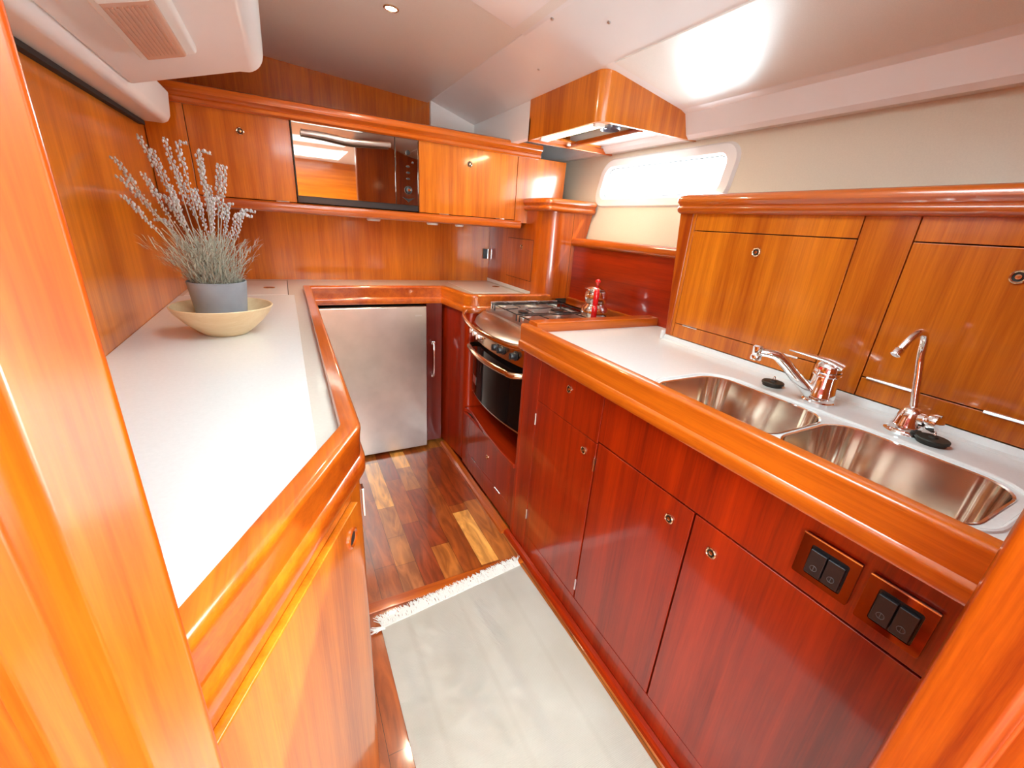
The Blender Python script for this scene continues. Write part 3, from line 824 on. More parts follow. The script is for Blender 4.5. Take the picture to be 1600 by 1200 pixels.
def taps():
    b = Vector((1.100, 0.478, CT))
    t = thing('mixer_tap', 'chrome single-lever mixer tap behind the double sink', 'tap', b)
    bm = bmesh.new(); lathe(bm, [(0, 0), (0.034, 0.0), (0.034, 0.004), (0.031, 0.007), (0.030, 0.028), (0.0275, 0.034), (0.0255, 0.066), (0.029, 0.068), (0.029, 0.074), (0.027, 0.077), (0, 0.078)], b, seg=36)
    obj('tap_body', bm, chrome, t, smooth=True)
    bm = bmesh.new()
    P = [b + Vector(v) for v in ((-0.012, 0.010, 0.014), (-0.045, 0.035, 0.050), (-0.085, 0.062, 0.093), (-0.100, 0.075, 0.104), (-0.120, 0.097, 0.106))]
    sp = smooth_path(P, 6); tube(bm, sp, [0.0150 - 0.0055 * k / (len(sp) - 1) for k in range(len(sp))], 12)
    s = obj('spout', bm, chrome, t, smooth=True)
    bm = bmesh.new(); e = b + Vector((-0.124, 0.102, 0.085)); lathe(bm, [(0, 0), (0.0115, 0.0), (0.0125, 0.003), (0.0125, 0.010), (0.0108, 0.012), (0.0115, 0.014), (0.0135, 0.032), (0.010, 0.036), (0, 0.037)], e, (0.08, 0, 1), seg=24)
    obj('aerator', bm, chrome, s, smooth=True)
    bm = bmesh.new()
    lathe(bm, [(0.028, 0.0), (0.0275, 0.012), (0.023, 0.020), (0.012, 0.025), (0, 0.026)], b + Vector((0, 0, 0.078)), (-0.05, 0.06, 1), seg=28)
    P = [b + Vector(v) for v in ((0.006, -0.028, 0.094), (0.0, -0.002, 0.102), (-0.008, 0.026, 0.105), (-0.016, 0.056, 0.107), (-0.022, 0.084, 0.108))]
    sp = smooth_path(P, 5); tube(bm, sp, [0.024 - 0.016 * k / (len(sp) - 1) for k in range(len(sp))], 14, flat=0.32)
    lv = obj('lever', bm, chrome, t, smooth=True)
    bm = bmesh.new(); lathe(bm, [(0.0035, 0), (0.0035, 0.001), (0, 0.0015)], b + Vector((-0.0275, 0.004, 0.086)), (-1, 0, 0.1), 14)
    obj('hot_cold_mark', bm, red_mark, lv)

    b = Vector((1.103, 0.310, CT))
    t = thing('drinking_water_tap', 'slim chrome swan-neck tap right of the mixer tap', 'tap', b)
    bm = bmesh.new(); lathe(bm, [(0, 0), (0.033, 0.0), (0.034, 0.003), (0.028, 0.0045), (0.027, 0.006), (0.0255, 0.010), (0.0265, 0.014), (0.0235, 0.022), (0.0215, 0.034), (0.0185, 0.044), (0.015, 0.052), (0.009, 0.057), (0, 0.058)], b, seg=32)
    obj('tap_body', bm, chrome, t, smooth=True)
    bm = bmesh.new()
    P = [b + Vector(v) for v in ((0, 0, 0.055), (0.0, 0.006, 0.080), (0.0, 0.013, 0.115), (-0.002, 0.022, 0.158), (-0.010, 0.025, 0.193), (-0.026, 0.028, 0.207), (-0.048, 0.032, 0.196), (-0.066, 0.037, 0.170))]
    tube(bm, smooth_path(P, 7), 0.0070, 12)
    s = obj('spout', bm, chrome, t, smooth=True)
    bm = bmesh.new(); d = Vector((-0.018, 0.004, -0.026)).normalized()
    lathe(bm, [(0.0075, 0), (0.0088, 0.002), (0.0088, 0.014), (0.007, 0.015), (0, 0.013)], P[-1] - d * 0.004, d, 18)
    obj('nozzle', bm, chrome, s, smooth=True)
    bm = bmesh.new()
    h = b + Vector((0.0, -0.012, 0.036)); d = Vector((-0.15, -1, 0.12)).normalized()
    lathe(bm, [(0, 0), (0.014, 0.0), (0.014, 0.014), (0.010, 0.016), (0.010, 0.020), (0.018, 0.022), (0.0195, 0.028), (0.018, 0.036), (0.011, 0.038), (0, 0.039)], h, d, 10)
    obj('turn_handle', bm, chrome, t, smooth=True)

    for i, (x, y, r) in enumerate(((1.098, 0.590, 0.026), (1.093, 0.262, 0.0265))):
        z = CT
        t = thing('sink_plug', ('black rubber sink plug lying on the worktop left of the mixer tap', 'black rubber sink plug lying right of the swan-neck tap')[i], 'plug', (x, y, z), 'sink plugs')
        bm = bmesh.new(); lathe(bm, [(0, 0), (r * 0.86, 0), (r * 0.92, 0.006), (r, 0.0065), (r, 0.0105), (r * 0.95, 0.012), (r * 0.3, 0.0125), (r * 0.25, 0.016), (0, 0.017)], (x, y, z), seg=30)
        obj('stopper', bm, rubber, t, smooth=True)
        bm = bmesh.new(); ring = [(x + 0.005 * math.cos(a), y, z + 0.020 + 0.0055 * math.sin(a)) for a in [2 * PI * k / 14 for k in range(15)]]
        tube(bm, ring, 0.0011, 6, caps=False); obj('pull_ring', bm, chrome, t, smooth=True)
taps()

# ================================================================ POWER OUTLETS
def outlets():
    X = 0.746
    def outlet(y0, y1, z0, z1, label, cable):
        t = thing('power_outlet', label, 'power outlet', (X, (y0 + y1) / 2, z0), 'double outlets below the sink rail')
        bm = bmesh.new()
        yc = (y0 + y1) / 2; zc = (z0 + z1) / 2; hy = (y1 - y0) / 2; hz = (z1 - z0) / 2
        plate(bm, rrect(yc, zc, hy, hz, 0.003, 3), [rrect(yc - 0.002, zc - 0.002, hy * 0.66, hz * 0.70, 0.004, 3)], lambda p: (X - 0.0075, p[0], p[1]), lambda p: (X - 0.0005, p[0], p[1]))
        obj('cover_plate', bm, glossbrown, t)
        bm = B(X - 0.006, X - 0.0008, yc - 0.002 - hy * 0.65, yc - 0.002 + hy * 0.65, zc - 0.002 - hz * 0.69, zc - 0.002 + hz * 0.69)
        obj('frame', bm, black, t)
        for s in (1, -1):
            y = yc - 0.002 + s * hy * 0.31
            sw = obj('rocker_switch', B(X - 0.0145, X - 0.0062, y - hy * 0.29, y + hy * 0.29, zc - hz * 0.60, zc + hz * 0.52), black, t, bev=0.0015)
            bm = bmesh.new(); c = (X - 0.0146, y, zc - hz * 0.25)
            ring = [(c[0], c[1] + 0.005 * math.cos(a), c[2] + 0.005 * math.sin(a)) for a in [2 * PI * k / 16 for k in range(17)]]
            tube(bm, ring, 0.0006, 6, caps=False); tube(bm, [(c[0], c[1], c[2] - 0.004), (c[0], c[1], c[2] + 0.004)], 0.0006, 6)
            obj('switch_mark', bm, mark_grey, sw)
        # sprung flap edge
        obj('chrome_edge', B(X - 0.0085, X - 0.006, y0, y1, z1 - 0.0015, z1 + 0.0008), chrome, t)
    outlet(0.186, 0.272, 0.736, 0.818, 'black double outlet below the edge rail, left of its twin', False)
    outlet(0.092, 0.174, 0.732, 0.816, 'black double outlet below the edge rail, half behind the right doorpost', False)
    t = thing('power_outlet', 'small black wall outlet with chrome edge in the back corner above the worktop', 'power outlet', (1.132, 2.572, 1.08))
    obj('cover_plate', B(1.118, 1.146, 2.560, 2.5725, 1.065, 1.125), black, t, bev=0.002)
    obj('chrome_edge', B(1.146, 1.151, 2.558, 2.5725, 1.065, 1.125), chrome, t, bev=0.001)
glossbrown = plain('bronze_plate', (0.20, 0.065, 0.035), 0.05, metal=1.0)
outlets()

# ================================================================ CUPBOARDS BEHIND THE SINK
TRIM = [(0.0, 0.0), (0.012, 0.001), (0.020, 0.006), (0.023, 0.014), (0.021, 0.021), (0.017, 0.024), (0.020, 0.029), (0.026, 0.036), (0.026, 0.046), (0.020, 0.054), (0.008, 0.058), (-0.03, 0.058), (-0.03, 0.0)]
def prof(z, s=1.0, o=0.0): return [(a * s + o, z + b * s) for a, b in TRIM]

def right_upper():
    t = thing('wall_cabinet', 'golden cupboard with two drop doors standing behind the double sink', 'cabinet', (1.3, 0.55, 0.943))
    X = 1.190
    obj('carcass', B(X + 0.018, 1.345, 0.07, 1.035, 0.945, 1.35), dark, t)
    bm = bmesh.new()
    prism(bm, [(1.0365, 0.9435), (1.055, 0.9435), (1.093, 1.35), (1.0365, 1.35)], 'x', X, 1.350)
    obj('end_panel', bm, trim_z, t, bev=0.004)
    panel('stile', t, X, 1.022, 1.036, 0.9435, 1.35, veneer)
    panel('stile', t, X, 0.447, 0.551, 0.9435, 1.35, veneer)
    panel('top_rail', t, X, 0.551, 1.022, 1.297, 1.35, veneer)
    panel('top_rail', t, X, 0.070, 0.447, 1.297, 1.35, veneer)
    panel('bottom_rail', t, X, 0.551, 1.022, 0.9435, 0.992, veneer)
    panel('bottom_rail', t, X, 0.070, 0.447, 0.9435, 0.992, veneer)
    a = panel('door', t, X, 0.551, 1.022, 0.992, 1.297, veneer)
    knob(a, (X - 0.0005, 0.790, 1.248), (-1, 0, 0))
    b = panel('door', t, X, 0.070, 0.447, 0.992, 1.297, veneer)
    knob(b, (X - 0.0005, 0.274, 1.246), (-1, 0, 0))
    hinge(t, X - 0.001, 0.955, 0.992, 0.06, True); hinge(t, X - 0.001, 0.625, 0.992, 0.06, True)
    hinge(t, X - 0.001, 0.385, 0.992, 0.10, True); hinge(t, X - 0.001, 0.205, 0.992, 0.06, True)
    p = fillet([(X, 0.067), (X, 1.092), (1.425, 1.092)], [0, 0.025, 0], 6)
    obj('top_moulding', sweep(bmesh.new(), p, prof(1.347), -1), trim_y, t, smooth=True)
    obj('top_board', B(X - 0.005, 1.43, 0.067, 1.088, 1.350, 1.403), trim_y, t)
right_upper()

# back panel and shelf behind the stove
def stove_back():
    t = thing('shelf', 'narrow varnished shelf and red panel behind the stove between the cupboards', 'shelf', (1.34, 1.5, 0.90))
    obj('back_panel', B(1.340, 1.353, 1.06, 1.889, 0.90, 1.215), veneer_y, t)
    p = [Vector((1.340, 1.062, 0)), Vector((1.340, 1.889, 0))]
    obj('shelf_moulding', sweep(bmesh.new(), p, [(0.0, 1.196), (0.012, 1.196), (0.020, 1.203), (0.022, 1.216), (0.018, 1.230), (0.010, 1.236), (-0.055, 1.236), (-0.055, 1.216), (0, 1.216)], -1), trim_y, t, smooth=True)
    obj('lower_fillet', B(1.322, 1.340, 1.305, 1.889, 0.897, 0.935), trim_y, t, bev=0.003)
stove_back()

# ================================================================ CORNER CUPBOARD
def corner_cab():
    t = thing('corner_cabinet', 'rounded corner cupboard with moulded top between stove and back cupboards', 'cabinet', (1.28, 2.2, 0.926))
    bm = bmesh.new()
    base = fillet([(1.160, 2.570), (1.160, 1.890), (1.3395, 1.890)], [0, 0.105, 0], 12)
    # the hull end leans outwards with height
    lo = [(v.x, v.y) for v in base] + [(1.3395, 2.57)]
    hi = [(v.x, v.y) for v in base[:-1]] + [(1.432, 1.890), (1.432, 2.57)]
    v0 = [bm.verts.new((*q, 0.926)) for q in lo]; v1 = [bm.verts.new((*q, 1.355)) for q in hi]
    n = len(v0); bm.faces.new(v0); bm.faces.new(v1[::-1])
    for i in range(n): bm.faces.new((v0[i], v0[(i + 1) % n], v1[(i + 1) % n], v1[i]))
    obj('carcass', bm, veneer_red2, t, smooth=True)
    # drop door let into the side
    d = obj('door', B(1.1580, 1.1598, 2.01, 2.30, 0.998, 1.208), veneer_red2, t, bev=0.0008)
    knob(d, (1.1578, 2.13, 1.167), (-1, 0, 0), 0.013)
    obj('door_gap', B(1.1592, 1.1599, 2.0075, 2.3025, 0.9955, 1.2105), dark, t)
    obj('base_fillet', B(1.1560, 1.1598, 2.0, 2.57, 0.926, 0.945), laminate, t, bev=0.001)
    obj('seam', B(1.318, 1.3192, 1.8892, 1.8905, 0.93, 1.35), dark, t)
    p = fillet([(1.160, 2.098), (1.160, 1.890), (1.430, 1.890)], [0, 0.022, 0], 6)
    obj('top_moulding', sweep(bmesh.new(), p, prof(1.352, 1.05), 1), trim_x, t, smooth=True)
    bm = bmesh.new(); prism(bm, [(1.166, 2.098), (1.161, 1.891), (1.43, 1.891), (1.43, 2.57), (1.378, 2.57), (1.378, 2.098)], 'z', 1.356, 1.411)
    obj('top_board', bm, trim_x, t)
veneer_red2 = wood('teak_veneer_corner', TD, TL, 'z', seed=2.2)
corner_cab()

# ================================================================ BACK CUPBOARDS
def back_upper():
    t = thing('wall_cabinet', 'long golden wall cupboard with built-in microwave on the back wall', 'cabinet', (0.4, 2.33, 1.26))
    Y = 2.100
    obj('carcass', B(-0.396, 0.060, Y + 0.017, 2.57, 1.29, 1.60), dark, t)
    obj('carcass', B(0.582, 1.36, Y + 0.017, 2.57, 1.29, 1.60), dark, t)
    ypanel('stile', t, Y, -0.396, -0.275, 1.29, 1.605, veneer)
    d1 = ypanel('door', t, Y, -0.275, 0.064, 1.302, 1.605, veneer)
    knob(d1, (-0.108, Y - 0.0005, 1.538), (0, -1, 0), 0.0135)
    d2 = ypanel('door', t, Y, 0.578, 1.085, 1.302, 1.605, veneer)
    knob(d2, (0.826, Y - 0.0005, 1.534), (0, -1, 0), 0.0135)
    bm = bmesh.new(); prism(bm, [(1.087, 1.290), (1.372, 1.290), (1.376, 1.605), (1.087, 1.605)], 'y', Y, Y + 0.016)
    obj('end_panel', bm, veneer, t, bev=0.001)
    for x in (-0.215, 0.01, 0.70, 1.00): 
        bm = bmesh.new(); tube(bm, [(x - 0.024, Y - 0.001, 1.302), (x + 0.024, Y - 0.001, 1.302)], 0.0032, 8); obj('hinge', bm, chrome, t, smooth=True)
    p = [Vector((-0.395, Y, 0)), Vector((1.205, Y, 0))]
    T2 = [(0.0, 1.600), (0.014, 1.600), (0.021, 1.606), (0.022, 1.616), (0.018, 1.621), (0.022, 1.626), (0.034, 1.634), (0.037, 1.646), (0.032, 1.658), (0.018, 1.664), (-0.03, 1.664), (-0.03, 1.60)]
    obj('top_moulding', sweep(bmesh.new(), p, T2, 1), trim_x, t, smooth=True)
    obj('top_board', B(-0.395, 1.20, Y + 0.03, 2.57, 1.61, 1.655), trim_x, t)
    T3 = [(0.0, 1.300), (0.010, 1.300), (0.018, 1.294), (0.021, 1.280), (0.017, 1.266), (0.008, 1.260), (-0.02, 1.260), (-0.02, 1.300)]
    p = [Vector((-0.395, Y, 0)), Vector((1.118, Y, 0))]
    obj('bottom_moulding', sweep(bmesh.new(), p, T3, 1), trim_x, t, smooth=True)
    obj('bottom_board', B(-0.395, 1.118, Y + 0.02, 2.57, 1.266, 1.29), trim_x, t)
back_upper()

def under_lights():
    for i, (x, r) in enumerate(((0.375, 0.030), (0.655, 0.028), (0.795, 0.022))):
        L_ = ('leftmost of three small round lamps under the back cupboard, below the microwave',
              'middle one of three small round lamps under the back cupboard',
              'rightmost of three small round lamps under the back cupboard, the smallest')[i]
        t = thing('under_cabinet_lamp', L_, 'lamp', (x, 2.14, 1.250), 'lamps under the back cupboard')
        bm = bmesh.new(); lathe(bm, [(r, 0.0155), (r, 0.004), (r - 0.004, 0.0), (r - 0.006, 0.0), (r - 0.007, 0.004)], (x, 2.14, 1.250), seg=28)
        obj('lamp_ring', bm, white_plastic, t, smooth=True)
        bm = bmesh.new(); lathe(bm, [(r - 0.006, 0.003), (0, 0.001)], (x, 2.14, 1.250), seg=28)
        obj('lamp_glass', bm, glowm if i == 0 else white_plastic, t, smooth=True)
under_lights()

def microwave():
    t = thing('microwave', 'mirror-fronted built-in microwave with a bowed steel handle between the back cupboards', 'microwave', (0.32, 2.3, 1.305))
    Y = 2.094
    obj('casing', B(0.066, 0.576, Y + 0.012, 2.5, 1.304, 1.606), black, t)
    d = obj('door', B(0.069, 0.470, Y, Y + 0.011, 1.330, 1.604), mirror, t, bev=0.001)
    cp = obj('control_panel', B(0.4725, 0.573, Y, Y + 0.011, 1.330, 1.604), mirror, t, bev=0.001)
    obj('lower_strip', B(0.069, 0.573, Y + 0.001, Y + 0.011, 1.306, 1.328), black, t)
    bm = bmesh.new()
    P = [(0.100, Y - 0.022, 1.562), (0.18, Y - 0.030, 1.560), (0.28, Y - 0.036, 1.552), (0.37, Y - 0.030, 1.556), (0.447, Y - 0.022, 1.562)]
    tube(bm, smooth_path(P, 6), 0.0095, 12, flat=1.2)
    for x in (0.13, 0.42): tube(bm, [(x, Y, 1.561), (x, Y - 0.026, 1.560)], 0.006, 10)
    obj('handle', bm, alu, d, smooth=True)
    for (x, z, r) in ((0.527, 1.545, 0.0105), (0.548, 1.508, 0.004)):
        bm = bmesh.new(); lathe(bm, [(r, 0), (r, 0.004), (0, 0.006)], (x, Y, z), (0, -1, 0), 20); obj('button', bm, black, cp, smooth=True)
    for z in (1.490, 1.465, 1.440):
        bm = bmesh.new()
        for k in range(1):
            lathe(bm, [(0.0085, 0), (0.0085, 0.002), (0, 0.004)], (0.527, Y, z), (0, -1, 0), 18)
        for v in bm.verts: v.co.z = z + (v.co.z - z) * 0.5
        obj('button', bm, black, cp, smooth=True)
    bm = bmesh.new(); lathe(bm, [(0.017, 0), (0.017, 0.004), (0.0145, 0.012), (0.0115, 0.014), (0, 0.014)], (0.527, Y, 1.393), (0, -1, 0), 24)
    obj('dial', bm, [black], cp, smooth=True)
    bm = bmesh.new(); lathe(bm, [(0.008, 0), (0.006, 0.0165), (0, 0.017)], (0.527, Y, 1.393), (0, -1, 0), 18); obj('dial_cap', bm, chrome, cp, smooth=True)
    bm = bmesh.new(); prism(bm, [(0.500, 1.362), (0.527, 1.356), (0.556, 1.362), (0.534, 1.348), (0.527, 1.342), (0.520, 1.348)], 'y', Y - 0.003, Y + 0.001)
    obj('opening_lever', bm, black, cp)
microwave()

# ================================================================ HOOD
def hood():
    t = thing('cooker_hood', 'varnished wooden cooker hood with lit tube lamp above the stove', 'cooker hood', (1.25, 1.62, 1.635))
    x0, y0, y1, zb = 1.018, 1.366, 1.886, 1.635
    def top(x):
        if x < 1.387: return 1.794 - 0.1787 * (x - 1.012)
        if x < 1.412: return 1.727 - (x - 1.387) * 0.4
        return max(zb + 0.004, 1.717 - (x - 1.412) * 2.6)
    path = fillet([(x0, y1), (x0, y0), (1.497, y0)], [0, 0.045, 0], 8)
    e = path.pop()
    for x in (1.20, 1.387, 1.412, 1.437): path.append(Vector((x, y0, 0)))
    path.append(e)
    bm = bmesh.new(); th = 0.014; rings = []
    for i, p in enumerate(path):
        ds = []
        if i > 0: ds.append((path[i] - path[i - 1]).normalized())
        if i < len(path) - 1: ds.append((path[i + 1] - path[i]).normalized())
        nn = [Vector((-d.y, d.x, 0)) for d in ds]; mv = sum(nn, Vector()).normalized(); k = 1 / max(0.3, mv.dot(nn[0]))
        q = p + mv * th * k; zt = top(p.x) if p.x < 1.43 else 1.652
        rings.append([bm.verts.new((p.x, p.y, zb)), bm.verts.new((p.x, p.y, zt)), bm.verts.new((q.x, q.y, zt)), bm.verts.new((q.x, q.y, zb))])
    for A, D in zip(rings, rings[1:]):
        for k in range(4): bm.faces.new((A[k], A[(k + 1) % 4], D[(k + 1) % 4], D[k]))
    bm.faces.new(rings[0]); bm.faces.new(rings[-1][::-1])
    obj('hood_shell', bm, veneer_hood, t, smooth=True)
    obj('far_board', B(x0, 1.495, y1 - 0.012, y1 + 0.004, zb - 0.004, zb + 0.022), trim_x, t, bev=0.003)
    obj('far_side', B(x0, 1.42, y1 - 0.012, y1, zb + 0.022, 1.72), veneer_hood, t)
    bm = bmesh.new()
    plate(bm, [(x0 + 0.014, y0 + 0.06), (x0 + 0.03, y0 + 0.024), (1.235, y0 + 0.014), (1.235, y1 - 0.012), (x0 + 0.014, y1 - 0.012)],
          [[(1.09, 1.41), (1.220, 1.40), (1.220, 1.80), (1.09, 1.80)]], lambda p: (p[0], p[1], zb + 0.006), lambda p: (p[0], p[1], zb + 0.014))
    obj('underside', bm, veneer_hood, t)
    obj('inner_panel', B(1.235, 1.247, y0 + 0.014, y1 - 0.012, zb + 0.004, 1.74), gelcoat, t)
    obj('white_liner', B(1.248, 1.432, 1.382, 1.872, 1.664, 1.670), gelcoat, t)
    obj('filter', B(1.075, 1.225, 1.39, 1.82, zb + 0.040, zb + 0.047), alu, t)
    obj('cross_rail', B(1.216, 1.234, 1.385, y1 - 0.012, zb - 0.004, zb + 0.010), trim_y, t, bev=0.002)
    obj('lamp_tube', B(x0 + 0.020, x0 + 0.060, 1.435, 1.800, zb - 0.006, zb + 0.008), tubem, t, bev=0.006)
    for y in (1.427, 1.808):
        obj('lamp_end', B(x0 + 0.018, x0 + 0.062, y - 0.008, y + 0.008, zb - 0.007, zb + 0.009), white_plastic, t, bev=0.003)
    bm = bmesh.new(); c = (1.145, 1.470, zb - 0.002)
    lathe(bm, [(0.040, 0.042), (0.040, 0.008), (0.037, 0.004), (0.034, 0.010), (0.026, 0.014), (0.022, 0.010), (0.018, 0.016), (0, 0.014)], c, seg=32)
    obj('fan_housing', bm, fanm, t, smooth=True)
    obj('switch', B(1.19, 1.208, 1.82, 1.832, zb - 0.004, zb + 0.0058), white_plastic, t, bev=0.002)
veneer_hood = wood('hood_veneer', LD, LL, 'z', seed=6.4)
fanm = plain('grey_fan', (0.10, 0.09, 0.12), 0.25, coat=0.5)
hood()
lt = area_light('hood_lamp_light', (1.058, 1.618, 1.624), (1.058, 1.618, 0), 0.03, 0.34, 1.6, (1.0, 0.80, 0.5))

# ================================================================ CEILING FITTINGS
def ceiling_fittings():
    c = Vector((0.375, 1.665, 1.945 - 0.0695 * (0.375 + 0.42) - 0.001))
    t = thing('downlight', 'small round lit downlight recessed in the cream ceiling panel', 'lamp', c)
    bm = bmesh.new(); lathe(bm, [(0.024, 0.004), (0.024, -0.003), (0.020, -0.005), (0.0175, -0.002), (0.0175, 0.002)], c, (0.07, 0, 1), 28); obj('lamp_ring', bm, brass, t, smooth=True)
    bm = bmesh.new(); lathe(bm, [(0.0175, -0.002), (0, -0.004)], c, (0.07, 0, 1), 28); obj('lamp_glass', bm, glow2, t, smooth=True)
    # long ceiling lamp with ribbed amber lens
    def bz(x): return 1.538 + (x + 0.306) * 0.2967
    t = thing('ceiling_lamp', 'oblong ceiling lamp with a ribbed amber lens on the white overhead casing', 'lamp', (-0.19, 1.20, bz(-0.19)))
    def bx(xa, xb, ya, yb, d0, d1):
        bm = bmesh.new()
        v = [bm.verts.new((x, y, bz(x) + d)) for d in (d0, d1) for (x, y) in ((xa, ya), (xb, ya), (xb, yb), (xa, yb))]
        for f in ((3, 2, 1, 0), (4, 5, 6, 7), (0, 1, 5, 4), (1, 2, 6, 5), (2, 3, 7, 6), (3, 0, 4, 7)): bm.faces.new([v[i] for i in f])
        return bm
    obj('lamp_base', bx(-0.232, -0.128, 0.95, 1.320, -0.014, 0.004), white_plastic, t, bev=0.006)
    lens = obj('lens', bx(-0.216, -0.146, 1.00, 1.300, -0.022, -0.013), diffuser, t, bev=0.004)
    for k in range(9):
        x = -0.209 + k * 0.0065
        obj('rib', bx(x, x + 0.0026, 1.02, 1.270, -0.0245, -0.0215), diffuser, lens)
    obj('end_cap', bx(-0.216, -0.146, 0.955, 0.998, -0.026, -0.013), white_plastic, t, bev=0.005)
    # press studs left in the headliner
    for i, (px, y) in enumerate(((0.785, 1.355), (0.885, 1.205), (0.91, 1.64))):
        z = 1.866 - 0.304 * (px - 0.772)
        bm = bmesh.new(); lathe(bm, [(0.0055, 0.001), (0.0055, -0.002), (0.003, -0.004), (0, -0.004)], (px, y, z), (0.30, 0, 1), 14)
        o = obj('press_stud', bm, alu, smooth=True)
        tag(o, ('metal press stud in the white headliner, nearest the recessed ceiling panel corner', 'metal press stud in the white headliner, nearest the camera', 'metal press stud in the white headliner, nearest the hood')[i], 'stud', 'press studs in the headliner')
glow2 = plain('downlight_glass', (0.9, 0.85, 0.7), 0.3, emis=(1.0, 0.85, 0.6), estr=14.0)
ceiling_fittings()

# ================================================================ RUG
def rug():
    t = thing('rug', 'flat-woven cream cotton runner with a fringed end on the galley floor', 'rug', (0.42, 0.4, 0.0))
    bm = bmesh.new(); lay = []
    xs = 14; ys = 44
    rows = []
    for j in range(ys + 1):
        v = j / ys; y = 1.052 - v * 1.85
        row = []
        for i in range(xs + 1):
            u = i / xs
            x = (0.148 + 0.012 * v) + u * (0.552 + 0.004 * math.sin(9 * v))
            z = 0.0062 + 0.0012 * math.sin(7 * v + 2 * u) + 0.0008 * math.sin(23 * u)
            row.append(bm.verts.new((x, y + 0.062 * u * (1 - v) + 0.0015 * math.sin(20 * u), z)))
        rows.append(row)
    for a, b in zip(rows, rows[1:]):
        for i in range(xs): bm.faces.new((a[i], a[i + 1], b[i + 1], b[i]))
    r = bmesh.ops.solidify(bm, geom=bm.faces[:], thickness=0.004)
    obj('woven_field', bm, rugm, t, smooth=True)
    bm = bmesh.new(); rnd = random.Random(5)
    for k in range(520):
        q = k / 519; yb = 1.050 + 0.062 * q
        x = 0.149 + 0.550 * q + rnd.uniform(-0.001, 0.001)
        L_ = rnd.uniform(0.034, 0.050); a = rnd.uniform(-0.45, 0.45)
        z = rnd.uniform(0.0045, 0.0085)
        p0 = (x, yb - 0.004, z + 0.001); p1 = (x + 0.4 * L_ * math.sin(a), yb + 0.5 * L_, z + rnd.uniform(0, 0.003)); p2 = (x + L_ * math.sin(a * 1.6), yb + L_ * math.cos(a), 0.0085 + rnd.uniform(0, 0.003))
        tube(bm, [p0, p1, p2], [0.0018, 0.0016, 0.0008], 5)
    for k in range(26):
        p0 = (0.150 + rnd.uniform(0, .01), 1.046 + rnd.uniform(-0.006, 0.004), 0.008); L_ = rnd.uniform(0.02, 0.045); a = rnd.uniform(-0.35, 0.5)
        tube(bm, [p0, (p0[0] - L_ * 0.5, p0[1] + 0.3 * a * L_, 0.010), (p0[0] - L_, p0[1] + a * L_, 0.008)], [0.0016, 0.0013, 0.0006], 5)
    f = obj('fringe', bm, fringem, t, smooth=True); f['kind'] = 'stuff'
fringem = plain('cotton_fringe', (0.80, 0.78, 0.72), 0.95)
rug()

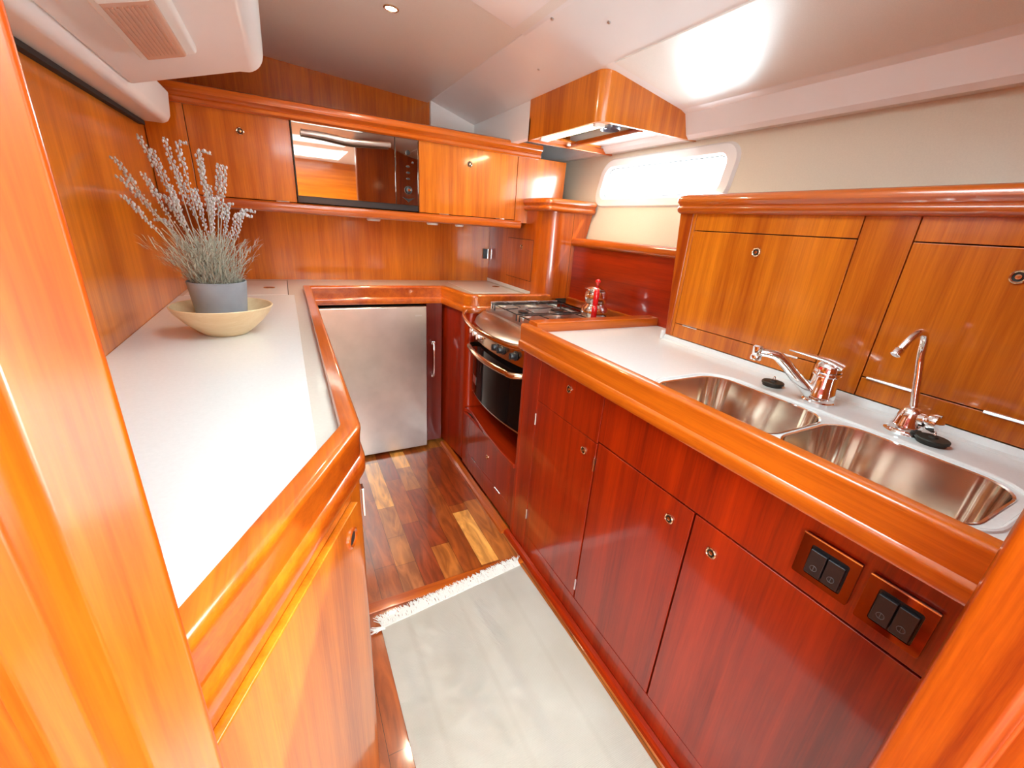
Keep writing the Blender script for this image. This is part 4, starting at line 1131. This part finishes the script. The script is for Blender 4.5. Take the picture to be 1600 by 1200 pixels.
# ================================================================ BOWL AND LAVENDER
def bowl_plant():
    c = Vector((-0.176, 1.425, CT + 0.0012))
    bm = bmesh.new()
    pr = [(0, 0.0), (0.052, 0.0), (0.056, 0.003), (0.070, 0.014), (0.096, 0.038), (0.116, 0.063), (0.1245, 0.080), (0.123, 0.082), (0.120, 0.081), (0.111, 0.063), (0.090, 0.040), (0.066, 0.020), (0.048, 0.012), (0, 0.010)]
    lathe(bm, pr, c, seg=56)
    o = obj('bowl', bm, pale_wood, smooth=True); tag(o, 'wide pale wooden bowl holding the lavender pot on the left worktop', 'bowl')
    pc = c + Vector((-0.006, 0.02, 0.0125))
    t = thing('potted_lavender', 'grey concrete pot of dried lavender standing in the pale wooden bowl', 'plant', pc)
    bm = bmesh.new()
    lathe(bm, [(0, 0), (0.055, 0), (0.058, 0.003), (0.0715, 0.128), (0.0715, 0.132), (0.0685, 0.133), (0.066, 0.128), (0.063, 0.115), (0, 0.115)], pc, seg=48)
    obj('pot', bm, concrete, t, smooth=True)
    bm = bmesh.new(); lathe(bm, [(0.0635, 0.116), (0.03, 0.120), (0, 0.122)], pc, seg=30); obj('soil', bm, soil, t, smooth=True)
    rnd = random.Random(21)
    right_ = Vector((0.888, -0.454, 0)).normalized(); toward = Vector((-0.454, -0.888, 0)).normalized()
    base = pc + Vector((0, 0, 0.118))
    # (sideways tip offset, depth offset, height, bend at tip)
    stems = [(-0.205, 0.00, 0.300, -0.02), (-0.175, 0.03, 0.255, -0.02), (-0.150, 0.06, 0.210, -0.02), (-0.145, -0.04, 0.160, -0.04),
             (-0.130, 0.00, 0.355, -0.006), (-0.088, 0.02, 0.320, 0.0), (-0.075, -0.03, 0.290, 0.006), (-0.060, 0.01, 0.350, 0.0),
             (-0.020, 0.02, 0.345, 0.030), (0.000, -0.02, 0.315, 0.004), (0.028, 0.02, 0.330, 0.040), (0.056, 0.00, 0.300, 0.0),
             (0.082, 0.02, 0.295, 0.0), (0.095, -0.02, 0.200, 0.04), (0.110, 0.03, 0.190, 0.045), (0.060, 0.05, 0.220, 0.02),
             (-0.040, 0.05, 0.240, 0.0), (-0.100, 0.05, 0.265, -0.01), (0.020, 0.05, 0.235, 0.01), (-0.01, -0.05, 0.25, 0.0), (0.04, -0.04, 0.21, 0.02), (-0.12, -0.03, 0.22, -0.02)]
    for (s, dpt, h, bend) in stems:
        b0 = base + right_ * (s * 0.16 + rnd.uniform(-0.02, 0.02)) + toward * (dpt * 0.3 + rnd.uniform(-0.02, 0.02))
        tip = base + right_ * s + toward * dpt + Vector((0, 0, h))
        d = tip - b0
        P = [b0, b0 + d * 0.35 + right_ * (-s * 0.10), b0 + d * 0.75 + right_ * (-s * 0.04), tip - right_ * bend * 0.1, tip + right_ * bend * 0.7 + Vector((0, 0, 0.014 - abs(bend) * 0.35))]
        sp = smooth_path(P, 6)
        st = obj('stem', tube(bmesh.new(), sp, [0.0015 - 0.0006 * k / (len(sp) - 1) for k in range(len(sp))], 5), leafm, t, smooth=True)
        # flower spike over the last part
        bm = bmesh.new(); n = len(sp)
        tot = 36
        cum = [0.0]
        for q in range(1, n): cum.append(cum[-1] + (sp[q] - sp[q - 1]).length)
        for k in range(tot):
            f = 0.58 + 0.42 * (k / tot) ** 0.85
            u = f * cum[-1] * 0.995; i0 = max(q for q in range(n - 1) if cum[q] <= u); p = sp[i0].lerp(sp[i0 + 1], (u - cum[i0]) / max(1e-6, cum[i0 + 1] - cum[i0]))
            r = 0.0042 if f < 0.78 else 0.0060 * (1.0 - 1.6 * max(0.0, f - 0.86))
            a = k * 2.4; off = Vector((math.cos(a), math.sin(a), 0.5)) * r
            s_ = bmesh.ops.create_icosphere(bm, subdivisions=1, radius=r * rnd.uniform(0.42, 0.62))
            bmesh.ops.scale(bm, vec=(1, 1, 1.6), verts=s_['verts']); bmesh.ops.translate(bm, vec=p + off, verts=s_['verts'])
        obj('flower_spike', bm, flowm, st)
    # low leaves, too many to count
    bm = bmesh.new()
    for k in range(1300):
        a = rnd.random() * 2 * PI; rr = rnd.random() ** 0.5
        hh = rnd.random() ** 1.5
        o_ = base + Vector((math.cos(a) * rr * 0.055, math.sin(a) * rr * 0.055, 0.0)) + Vector((math.cos(a) * rr * hh * 0.085 - 0.02 * hh, math.sin(a) * rr * hh * 0.085, hh * 0.115))
        L_ = rnd.uniform(0.018, 0.042); d = Vector((math.cos(a + rnd.uniform(-0.9, 0.9)) * rnd.uniform(0.3, 1.0), math.sin(a + rnd.uniform(-0.9, 0.9)) * rnd.uniform(0.3, 1.0), rnd.uniform(0.2, 1.1))).normalized()
        side = d.cross(Vector((0, 0, 1))).normalized() * 0.0013
        m1 = o_ + d * L_ * 0.5 + Vector((0, 0, 0.002)); e = o_ + d * L_ - Vector((0, 0, 0.004 * rnd.random()))
        v = [bm.verts.new(q) for q in (o_ - side * 0.5, o_ + side * 0.5, m1 + side, m1 - side, e)]
        bm.faces.new((v[0], v[1], v[2], v[3])); bm.faces.new((v[3], v[2], v[4]))
    for k in range(110):
        a = rnd.random() * 2 * PI; rr = rnd.random() * 0.05
        b0 = base + Vector((math.cos(a) * rr, math.sin(a) * rr, 0)); s = rnd.uniform(-0.12, 0.09)
        tip = b0 + right_ * s * 0.8 + toward * rnd.uniform(-0.05, 0.05) + Vector((0, 0, rnd.uniform(0.07, 0.16)))
        tube(bm, smooth_path([b0, b0.lerp(tip, 0.5) - right_ * s * 0.1, tip], 3), 0.0009, 4)
        for q in range(7):
            p = b0.lerp(tip, 0.3 + 0.1 * q); a2 = rnd.random() * 2 * PI
            e = p + Vector((math.cos(a2) * 0.010, math.sin(a2) * 0.010, 0.008))
            s2 = Vector((-math.sin(a2), math.cos(a2), 0)) * 0.0011
            bm.faces.new([bm.verts.new(z) for z in (p - s2, p + s2, e)])
    lf = obj('foliage', bm, leafm, t); lf['kind'] = 'stuff'
bowl_plant()
